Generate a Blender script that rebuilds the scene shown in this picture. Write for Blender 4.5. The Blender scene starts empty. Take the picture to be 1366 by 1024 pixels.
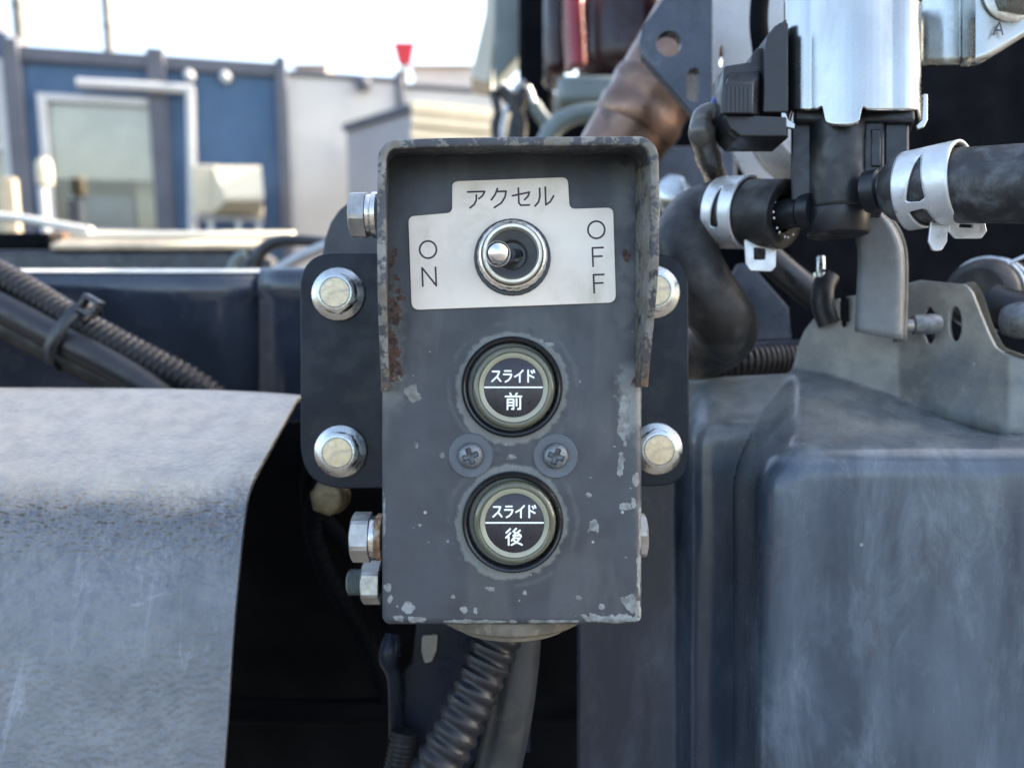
import bpy, bmesh, math, random
import numpy as np
from mathutils import Vector, Matrix
random.seed(7)
S = bpy.context.scene
C = S.collection
rad = math.radians

# ------------------------------------------------------------------ camera
PITCH = rad(8.0)
CAMZ = 1.15
F, CX, CY = 1030.0, 683.0, 512.0            # focal length and centre in photograph pixels
cam_data = bpy.data.cameras.new('camera')
cam = bpy.data.objects.new('camera', cam_data)
C.objects.link(cam)
cam.location = (0, 0, CAMZ)
cam.rotation_euler = (math.pi / 2 - PITCH, 0, 0)
cam_data.sensor_width = 36.0
cam_data.lens = 36.0 * F / 1366.0
cam_data.clip_start = 0.01
cam_data.clip_end = 3000
cam_data.dof.use_dof = True
cam_data.dof.focus_distance = 0.213
cam_data.dof.aperture_fstop = 10.0
S.camera = cam

# ------------------------------------------------------------------ sky, sun, exposure
SUN_DIR = Vector((0.80, 0.34, 0.47)).normalized()     # towards the sun
elev = math.asin(SUN_DIR.z)
azim = math.atan2(SUN_DIR.x, SUN_DIR.y)
world = bpy.data.worlds.new('World')
S.world = world
world.use_nodes = True
wn = world.node_tree
wn.nodes.clear()
wo = wn.nodes.new('ShaderNodeOutputWorld')
wb = wn.nodes.new('ShaderNodeBackground')
sky = wn.nodes.new('ShaderNodeTexSky')
sky.sky_type = 'NISHITA'
sky.sun_disc = False
sky.sun_elevation = elev
sky.sun_rotation = azim
sky.air_density = 1.0
sky.dust_density = 3.5
sky.ozone_density = 0.15
hsv = wn.nodes.new('ShaderNodeHueSaturation')        # thin bright haze: a paler sky
hsv.inputs['Saturation'].default_value = 0.95
wn.links.new(sky.outputs[0], hsv.inputs['Color'])
wn.links.new(hsv.outputs[0], wb.inputs['Color'])
wb.inputs['Strength'].default_value = 0.15
wn.links.new(wb.outputs[0], wo.inputs['Surface'])
sun_data = bpy.data.lights.new('sun', 'SUN')
sun_data.energy = 3.2
sun_data.angle = rad(0.53)
sun_data.color = (1.0, 0.9, 0.76)
sun = bpy.data.objects.new('sun', sun_data)
C.objects.link(sun)
sun.location = (3, 2, 6)
sun.rotation_euler = SUN_DIR.to_track_quat('Z', 'Y').to_euler()
S.view_settings.view_transform = 'Standard'
S.view_settings.look = 'None'
S.view_settings.exposure = 2.45
S.view_settings.gamma = 1.0
S.render.engine = 'CYCLES'
S.cycles.use_denoising = True
S.cycles.max_bounces = 8
S.cycles.transparent_max_bounces = 8

# ------------------------------------------------------------------ frames
NEAR = Matrix.Translation((0, 0, CAMZ)) @ Matrix.Rotation(-PITCH, 4, 'X')   # the truck stands square to the lens
def L(px, py, d):
    return Vector(((px - CX) / F * d, d, -(py - CY) / F * d))
def K(d):
    return d / F

# ------------------------------------------------------------------ mesh builder
class MB:
    def __init__(self):
        self.v, self.f = [], []
    def add(self, vs, fs):
        o = len(self.v)
        self.v += [tuple(x) for x in vs]
        self.f += [tuple(i + o for i in f) for f in fs]
        return o
    def box(self, a, b):
        x0, x1 = sorted((a[0], b[0])); y0, y1 = sorted((a[1], b[1])); z0, z1 = sorted((a[2], b[2]))
        return self.hexa([(x0, y0, z0), (x1, y0, z0), (x1, y1, z0), (x0, y1, z0), (x0, y0, z1), (x1, y0, z1), (x1, y1, z1), (x0, y1, z1)])
    def hexa(self, vs):
        return self.add(vs, [(0, 3, 2, 1), (4, 5, 6, 7), (0, 1, 5, 4), (1, 2, 6, 5), (2, 3, 7, 6), (3, 0, 4, 7)])
    def lathe(self, prof, c, ax, seg=48, capped=True, ref=None, sx=1.0):
        c = Vector(c); ax = Vector(ax).normalized()
        r = Vector(ref) if ref else (Vector((0, 0, 1)) if abs(ax.z) < 0.9 else Vector((1, 0, 0)))
        u = (r - ax * r.dot(ax)).normalized(); w = ax.cross(u)
        vs, fs = [], []
        for (q, h) in prof:
            for i in range(seg):
                t = 2 * math.pi * i / seg
                vs.append(c + ax * h + (u * math.cos(t) + w * math.sin(t) * sx) * q)
        for j in range(len(prof) - 1):
            for i in range(seg):
                i2 = (i + 1) % seg
                fs.append((j * seg + i, j * seg + i2, (j + 1) * seg + i2, (j + 1) * seg + i))
        if capped:
            fs.append(tuple(range(seg - 1, -1, -1)))
            fs.append(tuple((len(prof) - 1) * seg + i for i in range(seg)))
        return self.add(vs, fs)
    def sweep(self, pts, radius, seg=16, cap=True, flat=None, flat_k=1.0):
        pts = [Vector(p) for p in pts]
        n = len(pts)
        tang = []
        for i in range(n):
            a = pts[max(0, i - 1)]; b = pts[min(n - 1, i + 1)]
            t = (b - a)
            tang.append(t.normalized() if t.length > 0 else Vector((1, 0, 0)))
        up = Vector((0, 1, 0)) if abs(tang[0].y) < 0.8 else Vector((0, 0, 1))
        u = (up - tang[0] * up.dot(tang[0])).normalized()
        vs, fs = [], []
        for i in range(n):
            t = tang[i]
            u = (u - t * u.dot(t)).normalized()
            w = t.cross(u)
            q = radius(i / (n - 1)) if callable(radius) else radius
            for k in range(seg):
                a = 2 * math.pi * k / seg
                off = (u * math.cos(a) + w * math.sin(a)) * q
                if flat is not None:
                    off = off - flat * off.dot(flat) * (1 - flat_k)
                vs.append(pts[i] + off)
        for i in range(n - 1):
            for k in range(seg):
                k2 = (k + 1) % seg
                fs.append((i * seg + k, i * seg + k2, (i + 1) * seg + k2, (i + 1) * seg + k))
        if cap:
            fs.append(tuple(range(seg - 1, -1, -1)))
            fs.append(tuple((n - 1) * seg + k for k in range(seg)))
        return self.add(vs, fs)
    def grid(self, rows):
        nr, nc = len(rows), len(rows[0])
        vs = [p for r in rows for p in r]
        fs = [(i * nc + j, i * nc + j + 1, (i + 1) * nc + j + 1, (i + 1) * nc + j) for i in range(nr - 1) for j in range(nc - 1)]
        return self.add(vs, fs)

def build(mb, name, mat, parent=None, near=True, smooth=35, bevel=0, bseg=2, solid=0, soloff=1.0, subsurf=0, attrs=None, fixn=True):
    """one mesh object; its origin sits at the middle of its own base"""
    me = bpy.data.meshes.new(name)
    me.from_pydata(mb.v, [], mb.f)
    if near:
        me.transform(NEAR)
    if attrs:
        for k, arr in attrs.items():
            at = me.attributes.new(k, 'FLOAT', 'POINT')
            at.data.foreach_set('value', np.asarray(arr, dtype=np.float32))
    if fixn:
        bm = bmesh.new(); bm.from_mesh(me)
        bmesh.ops.recalc_face_normals(bm, faces=bm.faces)
        bm.to_mesh(me); bm.free()
    n = len(me.vertices)
    co = np.empty(n * 3, dtype=np.float32)
    me.vertices.foreach_get('co', co)
    co = co.reshape(-1, 3)
    lo, hi = co.min(0), co.max(0)
    o = Vector(((lo[0] + hi[0]) / 2, (lo[1] + hi[1]) / 2, lo[2]))
    me.transform(Matrix.Translation(-o))
    me.polygons.foreach_set('use_smooth', [True] * len(me.polygons))
    if smooth < 180:
        me.set_sharp_from_angle(angle=rad(smooth))
    me.materials.append(mat)
    ob = bpy.data.objects.new(name, me)
    C.objects.link(ob)
    if parent is not None:
        ob.parent = parent
        ob.location = o - parent['_o'] if '_o' in parent else o - world_loc(parent)
    else:
        ob.location = o
    if solid:
        m = ob.modifiers.new('thickness', 'SOLIDIFY'); m.thickness = solid; m.offset = soloff
    if bevel:
        m = ob.modifiers.new('edge', 'BEVEL'); m.width = bevel; m.segments = bseg; m.limit_method = 'ANGLE'; m.angle_limit = rad(32)
        m.harden_normals = False
    if subsurf:
        m = ob.modifiers.new('round', 'SUBSURF'); m.levels = subsurf; m.render_levels = subsurf
    return ob
def world_loc(o):
    p = Vector(o.location)
    while o.parent is not None:
        o = o.parent
        p += Vector(o.location)
    return p
def tag(o, label, cat, group=None):
    o['label'] = label; o['category'] = cat
    if group: o['group'] = group
    return o
def thing(name, label, cat, loc, near=True, group=None):
    o = bpy.data.objects.new(name, None)
    o.empty_display_size = 0.01
    C.objects.link(o)
    o.location = (NEAR @ Vector(loc)) if near else Vector(loc)
    return tag(o, label, cat, group)

def catmull(pts, n=10):
    pts = [Vector(p) for p in pts]
    P = [pts[0] * 2 - pts[1]] + pts + [pts[-1] * 2 - pts[-2]]
    out = []
    for i in range(1, len(P) - 2):
        a, b, c, d = P[i - 1], P[i], P[i + 1], P[i + 2]
        for k in range(n):
            t = k / n
            out.append(0.5 * ((2 * b) + (c - a) * t + (2 * a - 5 * b + 4 * c - d) * t * t + (3 * b - a - 3 * c + d) * t ** 3))
    out.append(pts[-1])
    return out
def resample(pts, step):
    pts = [Vector(p) for p in pts]
    out = [pts[0]]; need = step
    for a, b in zip(pts[:-1], pts[1:]):
        seg = (b - a).length
        if seg == 0: continue
        pos = need
        while pos <= seg:
            out.append(a + (b - a) * (pos / seg)); pos += step
        need = pos - seg
    return out
def round_poly(pts, r, n=6):
    """polygon (2D) with rounded corners; r is one radius or one per corner"""
    m = len(pts); out = []
    for i in range(m):
        p = Vector(pts[i]); a = Vector(pts[i - 1]); b = Vector(pts[(i + 1) % m])
        q = r[i] if isinstance(r, (list, tuple)) else r
        da, db = (a - p), (b - p)
        la, lb = da.length, db.length
        if q <= 0 or la == 0 or lb == 0:
            out.append(p); continue
        da /= la; db /= lb
        ang = da.angle(db)
        if ang > math.pi - 0.02:
            out.append(p); continue
        tl = min(q / math.tan(ang / 2), la * 0.48, lb * 0.48)
        p0, p1 = p + da * tl, p + db * tl
        for k in range(n + 1):
            t = k / n
            out.append(p0 * (1 - t) ** 2 + p * 2 * t * (1 - t) + p1 * t * t)
    return out
def ell(cx, cy, rx, ry=None, n=28, rot=0):
    ry = ry or rx
    o = []
    for i in range(n):
        t = 2 * math.pi * i / n
        x, y = rx * math.cos(t), ry * math.sin(t)
        o.append(Vector((cx + x * math.cos(rot) - y * math.sin(rot), cy + x * math.sin(rot) + y * math.cos(rot))))
    return o
def plate_mb(outline, d, thick, holes=(), bevel=0.0003, dfun=None):
    """flat plate from pixel outlines on the plane at distance d, extruded away from it; holes are real"""
    cu = bpy.data.curves.new('tmp', 'CURVE')
    cu.dimensions = '2D'; cu.fill_mode = 'BOTH'
    cu.extrude = max(thick / 2 - bevel, 1e-5); cu.bevel_depth = bevel; cu.bevel_resolution = 2; cu.offset = -bevel
    for poly in [outline] + list(holes):
        sp = cu.splines.new('POLY')
        sp.points.add(len(poly) - 1)
        for i, p in enumerate(poly):
            sp.points[i].co = ((p[0] - CX) / F * d * 100, -(p[1] - CY) / F * d * 100, 0, 1)
        sp.use_cyclic_u = True
    cu.extrude *= 100; cu.bevel_depth *= 100; cu.offset *= 100
    ob = bpy.data.objects.new('tmp', cu)
    C.objects.link(ob)
    dg = bpy.context.evaluated_depsgraph_get()
    me = bpy.data.meshes.new_from_object(ob.evaluated_get(dg))
    mb = MB()
    vs = []
    for v in me.vertices:
        x, y, z = v.co / 100
        dd = d + thick / 2 - z
        if dfun:
            dd += dfun(x / d * F + CX, CY - y / d * F)
            q = dd / d
            vs.append((x * (1 + (dd - d - thick / 2 + z) / d), dd, y * (1 + (dd - d - thick / 2 + z) / d)))
        else:
            vs.append((x, dd, y))
    mb.add(vs, [tuple(p.vertices) for p in me.polygons])
    bpy.data.objects.remove(ob); bpy.data.curves.remove(cu); bpy.data.meshes.remove(me)
    return mb
def plate(name, outline, d, thick, mat, parent=None, holes=(), bevel=0.0003, dfun=None, **kw):
    return build(plate_mb(outline, d, thick, holes, bevel, dfun), name, mat, parent, fixn=False, **kw)

# ------------------------------------------------------------------ noise for wear maps
def vnoise(x, y, seed=0):
    xi = np.floor(x).astype(np.int64); yi = np.floor(y).astype(np.int64)
    xf = x - xi; yf = y - yi
    def h(a, b):
        n = (a * 374761393 + b * 668265263 + seed * 1442695041) & 0x7fffffff
        n = ((n ^ (n >> 13)) * 1274126177) & 0x7fffffff
        return ((n ^ (n >> 16)) & 0xffff) / 65535.0
    u = xf * xf * (3 - 2 * xf); v = yf * yf * (3 - 2 * yf)
    return (h(xi, yi) * (1 - u) + h(xi + 1, yi) * u) * (1 - v) + (h(xi, yi + 1) * (1 - u) + h(xi + 1, yi + 1) * u) * v
def fbm(x, y, seed=0, o=4):
    s = 0; a = 0.5; t = 0
    for i in range(o):
        s = s + a * vnoise(x, y, seed + i * 17); t += a
        x = x * 2.03; y = y * 2.03; a *= 0.55
    return s / t
def sstep(a, b, x):
    t = np.clip((x - a) / (b - a), 0, 1)
    return t * t * (3 - 2 * t)

# ------------------------------------------------------------------ materials
class NG:
    def __init__(self, name):
        self.m = bpy.data.materials.new(name)
        self.m.use_nodes = True
        self.t = self.m.node_tree
        self.t.nodes.clear()
        self.out = self.t.nodes.new('ShaderNodeOutputMaterial')
        self.tc = None
    def n(self, typ, ins=None, **props):
        nd = self.t.nodes.new(typ)
        for k, v in props.items():
            setattr(nd, k, v)
        for k, v in (ins or {}).items():
            self.set(nd, k, v)
        return nd
    def set(self, nd, k, v):
        s = nd.inputs[k]
        if isinstance(v, bpy.types.NodeSocket):
            self.t.links.new(v, s)
        else:
            if hasattr(s, 'default_value'):
                if s.type == 'RGBA' and len(v) == 3:
                    v = (*v, 1)
                s.default_value = v
    def obj(self):
        if not self.tc:
            self.tc = self.n('ShaderNodeTexCoord')
        return self.tc.outputs['Object']
    def noise(self, scale, detail=4, rough=0.55, dist=0, stretch=None):
        vec = self.obj()
        if stretch:
            mp = self.n('ShaderNodeMapping', {'Vector': vec, 'Scale': stretch})
            vec = mp.outputs[0]
        return self.n('ShaderNodeTexNoise', {'Vector': vec, 'Scale': scale, 'Detail': detail, 'Roughness': rough, 'Distortion': dist}).outputs['Fac']
    def ramp(self, fac, a, b, va=0.0, vb=1.0):
        return self.n('ShaderNodeMapRange', {'Value': fac, 'From Min': a, 'From Max': b, 'To Min': va, 'To Max': vb}, interpolation_type='SMOOTHSTEP').outputs[0]
    def math(self, op, a, b=0.0):
        return self.n('ShaderNodeMath', {0: a, 1: b}, operation=op).outputs[0]
    def mix(self, fac, a, b):
        nd = self.n('ShaderNodeMix', data_type='RGBA')
        self.set(nd, 0, fac); self.set(nd, 6, a); self.set(nd, 7, b)
        return nd.outputs[2]
    def attr(self, name):
        return self.n('ShaderNodeAttribute', attribute_name=name).outputs['Fac']
    def bump(self, h, strength, dist=0.001):
        return self.n('ShaderNodeBump', {'Height': h, 'Strength': strength, 'Distance': dist}).outputs[0]
    def principled(self, **k):
        nd = self.n('ShaderNodeBsdfPrincipled')
        for a, b in k.items():
            self.set(nd, a.replace('_', ' '), b)
        self.t.links.new(nd.outputs[0], self.out.inputs['Surface'])
        self.p = nd
        return self.m

def mat(name, col, rough=0.5, metal=0.0, var=0.2, vscale=60, bump=0.15, bscale=500, dirt=None, dirt_amt=(0.55, 0.75), dscale=90, spec=0.5, rvar=0.12, streak=None, coat=0.0, aniso=0):
    g = NG(name)
    nz = g.noise(vscale, 5, 0.6)
    c1 = tuple(min(1, x * (1 + var)) for x in col); c0 = tuple(x * (1 - var) for x in col)
    colr = g.mix(g.ramp(nz, 0.3, 0.7), c0, c1)
    r = g.ramp(g.noise(vscale * 2.3, 4), 0.3, 0.7, max(0.03, rough - rvar), min(1, rough + rvar))
    met = metal
    if dirt:
        dn = g.noise(dscale, 6, 0.65, 0.4, streak)
        df = g.ramp(dn, *dirt_amt)
        colr = g.mix(df, colr, dirt)
        r = g.math('MAXIMUM', r, g.math('MULTIPLY', df, 0.75))
        if metal > 0:
            met = g.math('MULTIPLY', g.math('SUBTRACT', 1.0, df), metal)
    kw = dict(Base_Color=colr, Roughness=r, Metallic=met, Specular_IOR_Level=spec)
    if bump:
        kw['Normal'] = g.bump(g.noise(bscale, 3, 0.6), bump, 0.0004)
    if coat:
        kw['Coat_Weight'] = coat; kw['Coat_Roughness'] = 0.12
    return g.principled(**kw)

# ================================================================== materials used
def mat_box():
    g = NG('box_paint')
    base = g.mix(g.ramp(g.noise(55, 5, 0.6), 0.3, 0.7), (0.027, 0.031, 0.039), (0.040, 0.046, 0.057))
    haze_ = g.ramp(g.noise(38, 5, 0.65, 0.6, (1, 1, 0.25)), 0.45, 0.85)
    base = g.mix(g.math('MULTIPLY', haze_, 0.32), base, (0.085, 0.092, 0.106))
    fine = g.noise(900, 4, 0.65)
    dust_sheen = g.math('MULTIPLY', g.attr('dust_sheen'), g.ramp(fine, 0.2, 0.75, 0.75, 1.0))
    base = g.mix(dust_sheen, base, (0.165, 0.175, 0.168))
    cf = g.ramp(g.math('ADD', g.attr('chip'), g.math('MULTIPLY', g.math('SUBTRACT', g.noise(650, 6, 0.75), 0.5), 1.3)), 0.44, 0.58)
    rim = g.math('MULTIPLY', g.ramp(g.math('ADD', g.attr('chip'), g.math('MULTIPLY', g.math('SUBTRACT', g.noise(650, 6, 0.75), 0.5), 1.3)), 0.30, 0.42), 0.45)
    base = g.mix(rim, base, (0.030, 0.030, 0.033))
    base = g.mix(cf, base, g.mix(g.ramp(g.noise(420, 4), 0.35, 0.65), (0.225, 0.24, 0.245), (0.125, 0.128, 0.122)))
    rf = g.ramp(g.math('ADD', g.attr('rust'), g.math('MULTIPLY', g.math('SUBTRACT', g.noise(420, 6, 0.7), 0.5), 1.7)), 0.4, 0.62)
    base = g.mix(rf, base, g.mix(g.ramp(g.noise(700, 5), 0.35, 0.65), (0.030, 0.019, 0.016), (0.095, 0.052, 0.038)))
    vor = g.n('ShaderNodeTexVoronoi', {'Vector': g.obj(), 'Scale': 130.0, 'Randomness': 1.0})
    sp = g.ramp(vor.outputs['Distance'], 0.045, 0.075, 1, 0)
    sel = g.ramp(g.n('ShaderNodeSeparateColor', {0: vor.outputs['Color']}).outputs[0], 0.80, 0.82)
    base = g.mix(g.math('MULTIPLY', g.math('MULTIPLY', sp, sel), 0.55), base, (0.5, 0.52, 0.54))
    r = g.math('ADD', g.ramp(g.noise(120, 4), 0.3, 0.7, 0.36, 0.52), g.math('MULTIPLY', g.math('MAXIMUM', cf, rf), 0.35))
    h = g.math('ADD', g.math('MULTIPLY', fine, 0.25), g.math('MULTIPLY', rf, 0.9))
    h = g.math('SUBTRACT', h, g.math('MULTIPLY', cf, 0.5))
    return g.principled(Base_Color=base, Roughness=r, Normal=g.bump(h, 0.35, 0.0004))
M_box = mat_box()
def mat_hood():
    g = NG('hood_paint')
    fine = g.noise(800, 5, 0.65)
    base = g.mix(g.ramp(g.noise(70, 5), 0.3, 0.7), (0.028, 0.030, 0.038), (0.05, 0.054, 0.062))
    chip = g.ramp(g.math('ADD', g.attr('chip'), g.math('MULTIPLY', g.math('SUBTRACT', g.noise(230, 6, 0.7), 0.5), 1.9)), 0.42, 0.52)
    base = g.mix(chip, base, g.mix(g.ramp(g.noise(150, 4), 0.4, 0.6), (0.185, 0.185, 0.172), (0.13, 0.12, 0.095)))
    rf = g.ramp(g.math('ADD', g.attr('rust'), g.math('MULTIPLY', g.math('SUBTRACT', fine, 0.5), 1.0)), 0.4, 0.62)
    base = g.mix(rf, base, g.mix(g.ramp(g.noise(500, 5), 0.35, 0.65), (0.04, 0.025, 0.017), (0.13, 0.085, 0.05)))
    h = g.math('ADD', g.math('MULTIPLY', fine, 0.4), g.math('SUBTRACT', rf, g.math('MULTIPLY', chip, 0.4)))
    return g.principled(Base_Color=base, Roughness=g.ramp(fine, 0.3, 0.7, 0.4, 0.6), Normal=g.bump(h, 0.4, 0.0004))
M_hood = mat_hood()
M_plate = mat('switch_plate_metal', (0.74, 0.665, 0.57), 0.42, 0.1, 0.05, 40, 0.06, 700, dirt=(0.50, 0.44, 0.34), dirt_amt=(0.46, 0.85), dscale=70)
M_ink = mat('purple_black_ink', (0.035, 0.018, 0.035), 0.5, 0, 0.1, 200, 0)
M_white_ink = mat('white_ink', (0.82, 0.83, 0.85), 0.5, 0, 0.05, 300, 0)
M_chrome = mat('polished_chrome', (0.80, 0.80, 0.80), 0.07, 1.0, 0.03, 100, 0.02, 300, rvar=0.03)
M_nickel = mat('worn_nickel', (0.66, 0.64, 0.60), 0.28, 1.0, 0.15, 300, 0.25, 900, dirt=(0.12, 0.115, 0.10), dirt_amt=(0.58, 0.72), dscale=350)
M_cream_metal = mat('dull_brass_rim', (0.66, 0.62, 0.52), 0.42, 0.7, 0.1, 300, 0.15, 900)
M_black_plastic = mat('black_plastic', (0.009, 0.0105, 0.014), 0.42, 0, 0.2, 100, 0.12, 900)
M_grey_plastic = mat('grey_rubber_boot', (0.05, 0.055, 0.058), 0.6, 0, 0.15, 200, 0.1, 900)
M_gloss_black = mat('glossy_black_bezel', (0.010, 0.011, 0.013), 0.20, 0, 0.2, 150, 0.03, 500, dirt=(0.10, 0.10, 0.095), dirt_amt=(0.68, 0.85), dscale=300)
M_label_black = mat('button_label_black', (0.018, 0.017, 0.023), 0.35, 0, 0.15, 250, 0.05, 800, dirt=(0.20, 0.20, 0.21), dirt_amt=(0.70, 0.80), dscale=900)
def mat_lens(name, col, trans, rough):
    g = NG(name)
    c = g.mix(g.ramp(g.noise(160, 4), 0.3, 0.7), tuple(x * 0.82 for x in col), col)
    m = g.principled(Base_Color=c, Roughness=rough, Transmission_Weight=trans, IOR=1.45, Subsurface_Weight=0.0, Coat_Weight=0.6, Coat_Roughness=0.1)
    return m
M_lens = mat_lens('yellowed_clear_lens', (0.42, 0.43, 0.29), 0.82, 0.10)
M_ring = mat_lens('cream_light_ring', (0.29, 0.285, 0.205), 0.0, 0.4)
def mat_washer():
    g = NG('clear_plastic_washer')
    tr = g.n('ShaderNodeBsdfTransparent', {'Color': (0.86, 0.89, 0.92)})
    pr = g.n('ShaderNodeBsdfPrincipled', {'Base Color': (0.20, 0.225, 0.255), 'Roughness': 0.28})
    mx = g.n('ShaderNodeMixShader', {0: 0.34, 1: tr.outputs[0], 2: pr.outputs[0]})
    g.t.links.new(mx.outputs[0], g.out.inputs['Surface'])
    return g.m
M_washer = mat_washer()
M_screw = mat('dark_zinc_screw', (0.15, 0.165, 0.18), 0.50, 0.45, 0.3, 400, 0.35, 900, dirt=(0.25, 0.24, 0.22), dirt_amt=(0.6, 0.75), dscale=500)
M_zinc = mat('zinc_plated_steel', (0.50, 0.51, 0.49), 0.30, 1.0, 0.15, 120, 0.2, 900, dirt=(0.22, 0.21, 0.19), dirt_amt=(0.62, 0.80), dscale=260)
M_zinc_dull = mat('dull_zinc', (0.40, 0.39, 0.365), 0.42, 0.75, 0.2, 150, 0.25, 900, dirt=(0.25, 0.23, 0.20), dirt_amt=(0.55, 0.75), dscale=300)
M_yellow = mat('yellowed_bolt_dish', (0.58, 0.48, 0.32), 0.40, 0.6, 0.18, 300, 0.2, 900, dirt=(0.45, 0.40, 0.36), dirt_amt=(0.5, 0.7), dscale=500)
M_rustwasher = mat('rusty_washer', (0.24, 0.13, 0.07), 0.7, 0.2, 0.4, 400, 0.4, 900, dirt=(0.40, 0.36, 0.28), dirt_amt=(0.5, 0.7), dscale=400)
M_chassis = mat('black_chassis_paint', (0.012, 0.013, 0.017), 0.34, 0, 0.25, 40, 0.12, 350, dirt=(0.04, 0.044, 0.05), dirt_amt=(0.55, 1.0), dscale=130)
M_bracket = mat('black_bracket_paint', (0.007, 0.0105, 0.018), 0.32, 0, 0.2, 60, 0.08, 400, dirt=(0.04, 0.048, 0.062), dirt_amt=(0.60, 1.0), dscale=110, spec=0.2)
M_rail = mat('glossy_rail_paint', (0.020, 0.028, 0.042), 0.20, 0, 0.2, 30, 0.05, 120, dirt=(0.09, 0.09, 0.09), dirt_amt=(0.66, 0.88), dscale=60, spec=0.6)
M_dark = mat('shade_black', (0.0035, 0.004, 0.0055), 0.85, 0, 0.3, 20, 0.1, 200, spec=0.06)  # near black: the shade of bay and gap is put into the colour
M_conduit = mat('black_corrugated_plastic', (0.009, 0.010, 0.013), 0.40, 0, 0.2, 60, 0.08, 700, dirt=(0.022, 0.024, 0.028), dirt_amt=(0.60, 0.85), dscale=160, spec=0.38)
M_conduit_dusty = mat('dusty_corrugated_plastic', (0.010, 0.011, 0.014), 0.45, 0, 0.25, 80, 0.12, 700, dirt=(0.06, 0.059, 0.057), dirt_amt=(0.52, 0.90), dscale=140, spec=0.35)
M_rubber = mat('black_rubber_hose', (0.012, 0.012, 0.012), 0.52, 0, 0.3, 70, 0.2, 700, dirt=(0.085, 0.08, 0.075), dirt_amt=(0.42, 0.9), dscale=85)
M_rubber_old = mat('weathered_rubber_hose', (0.020, 0.020, 0.021), 0.55, 0, 0.3, 90, 0.3, 500, dirt=(0.10, 0.107, 0.115), dirt_amt=(0.42, 0.75), dscale=130)
M_clamp = mat('silver_coated_spring_steel', (0.62, 0.64, 0.66), 0.38, 0.55, 0.08, 150, 0.1, 900, dirt=(0.42, 0.40, 0.36), dirt_amt=(0.58, 0.80), dscale=150)
M_can = mat('zinc_chromate_sheet', (0.42, 0.43, 0.42), 0.27, 1.0, 0.06, 45, 0.035, 900, dirt=(0.26, 0.28, 0.29), dirt_amt=(0.42, 0.95), dscale=60, streak=(1, 1, 0.25), rvar=0.06)
M_galv = mat('galvanised_bracket', (0.46, 0.475, 0.45), 0.30, 1.0, 0.12, 60, 0.06, 700, dirt=(0.46, 0.42, 0.36), dirt_amt=(0.50, 1.0), dscale=110)
M_cast = mat('grey_coated_steel', (0.12, 0.135, 0.145), 0.45, 0.05, 0.15, 60, 0.15, 500, dirt=(0.26, 0.25, 0.22), dirt_amt=(0.55, 0.80), dscale=90)
M_cutedge = mat('dusty_tan_edge', (0.17, 0.155, 0.125), 0.65, 0, 0.3, 120, 0.2, 500, dirt=(0.12, 0.075, 0.045), dirt_amt=(0.55, 0.75), dscale=160)
M_copper = mat('heat_tinted_exhaust', (0.20, 0.125, 0.092), 0.33, 0.85, 0.3, 25, 0.1, 300, dirt=(0.055, 0.036, 0.03), dirt_amt=(0.48, 0.75), dscale=45)
M_blueplate = mat('blue_black_plate', (0.032, 0.042, 0.060), 0.35, 0.1, 0.25, 80, 0.2, 450, dirt=(0.085, 0.098, 0.115), dirt_amt=(0.52, 0.78), dscale=120)
M_gland = mat('dusty_tan_gland', (0.115, 0.10, 0.075), 0.7, 0, 0.25, 150, 0.3, 900, dirt=(0.20, 0.175, 0.13), dirt_amt=(0.5, 0.75), dscale=220)
M_smoothtube = mat('grey_vinyl_tube', (0.022, 0.025, 0.027), 0.42, 0, 0.15, 60, 0.1, 500, dirt=(0.06, 0.055, 0.045), dirt_amt=(0.5, 0.8), dscale=90)
M_red = mat('red_lamp_highlight', (0.22, 0.006, 0.010), 0.25, 0, 0.15, 40, 0.03, 300)
M_maroon = mat('dark_maroon_paint', (0.022, 0.006, 0.008), 0.3, 0, 0.3, 20, 0.05, 200, dirt=(0.06, 0.04, 0.035), dirt_amt=(0.5, 0.8), dscale=30)
M_cream = mat('cream_painted_steel', (0.62, 0.58, 0.47), 0.5, 0, 0.08, 8, 0.05, 200)
M_greygreen = mat('grey_green_plastic', (0.13, 0.16, 0.155), 0.4, 0, 0.15, 30, 0.05, 300)
M_palepanel = mat('pale_grey_panel', (0.36, 0.36, 0.36), 0.35, 0.3, 0.12, 25, 0.08, 300, dirt=(0.28, 0.27, 0.25), dirt_amt=(0.5, 0.8), dscale=40)
M_ziptie = mat('black_nylon_tie', (0.018, 0.02, 0.024), 0.4, 0, 0.15, 100, 0.05, 500)
M_wire_loom = mat('grey_tape_loom', (0.075, 0.072, 0.066), 0.30, 0, 0.2, 120, 0.1, 500)
M_bluewire = mat('blue_wire', (0.05, 0.07, 0.30), 0.35, 0, 0.1, 100, 0.03)
M_wood = mat('sunbleached_plank', (0.50, 0.41, 0.28), 0.7, 0, 0.2, 30, 0.2, 200, dirt=(0.30, 0.14, 0.06), dirt_amt=(0.62, 0.72), dscale=25, streak=(0.3, 1, 1))
M_dim = mat('dim_black_plastic', (0.006, 0.007, 0.009), 0.5, 0, 0.2, 60, 0.1, 500, spec=0.2)
M_bronze = mat('dull_bronze', (0.13, 0.105, 0.06), 0.45, 0.5, 0.25, 200, 0.1, 500)
M_rope = mat('white_braided_strap', (0.62, 0.60, 0.54), 0.8, 0, 0.1, 100, 0.4, 900)

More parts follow.
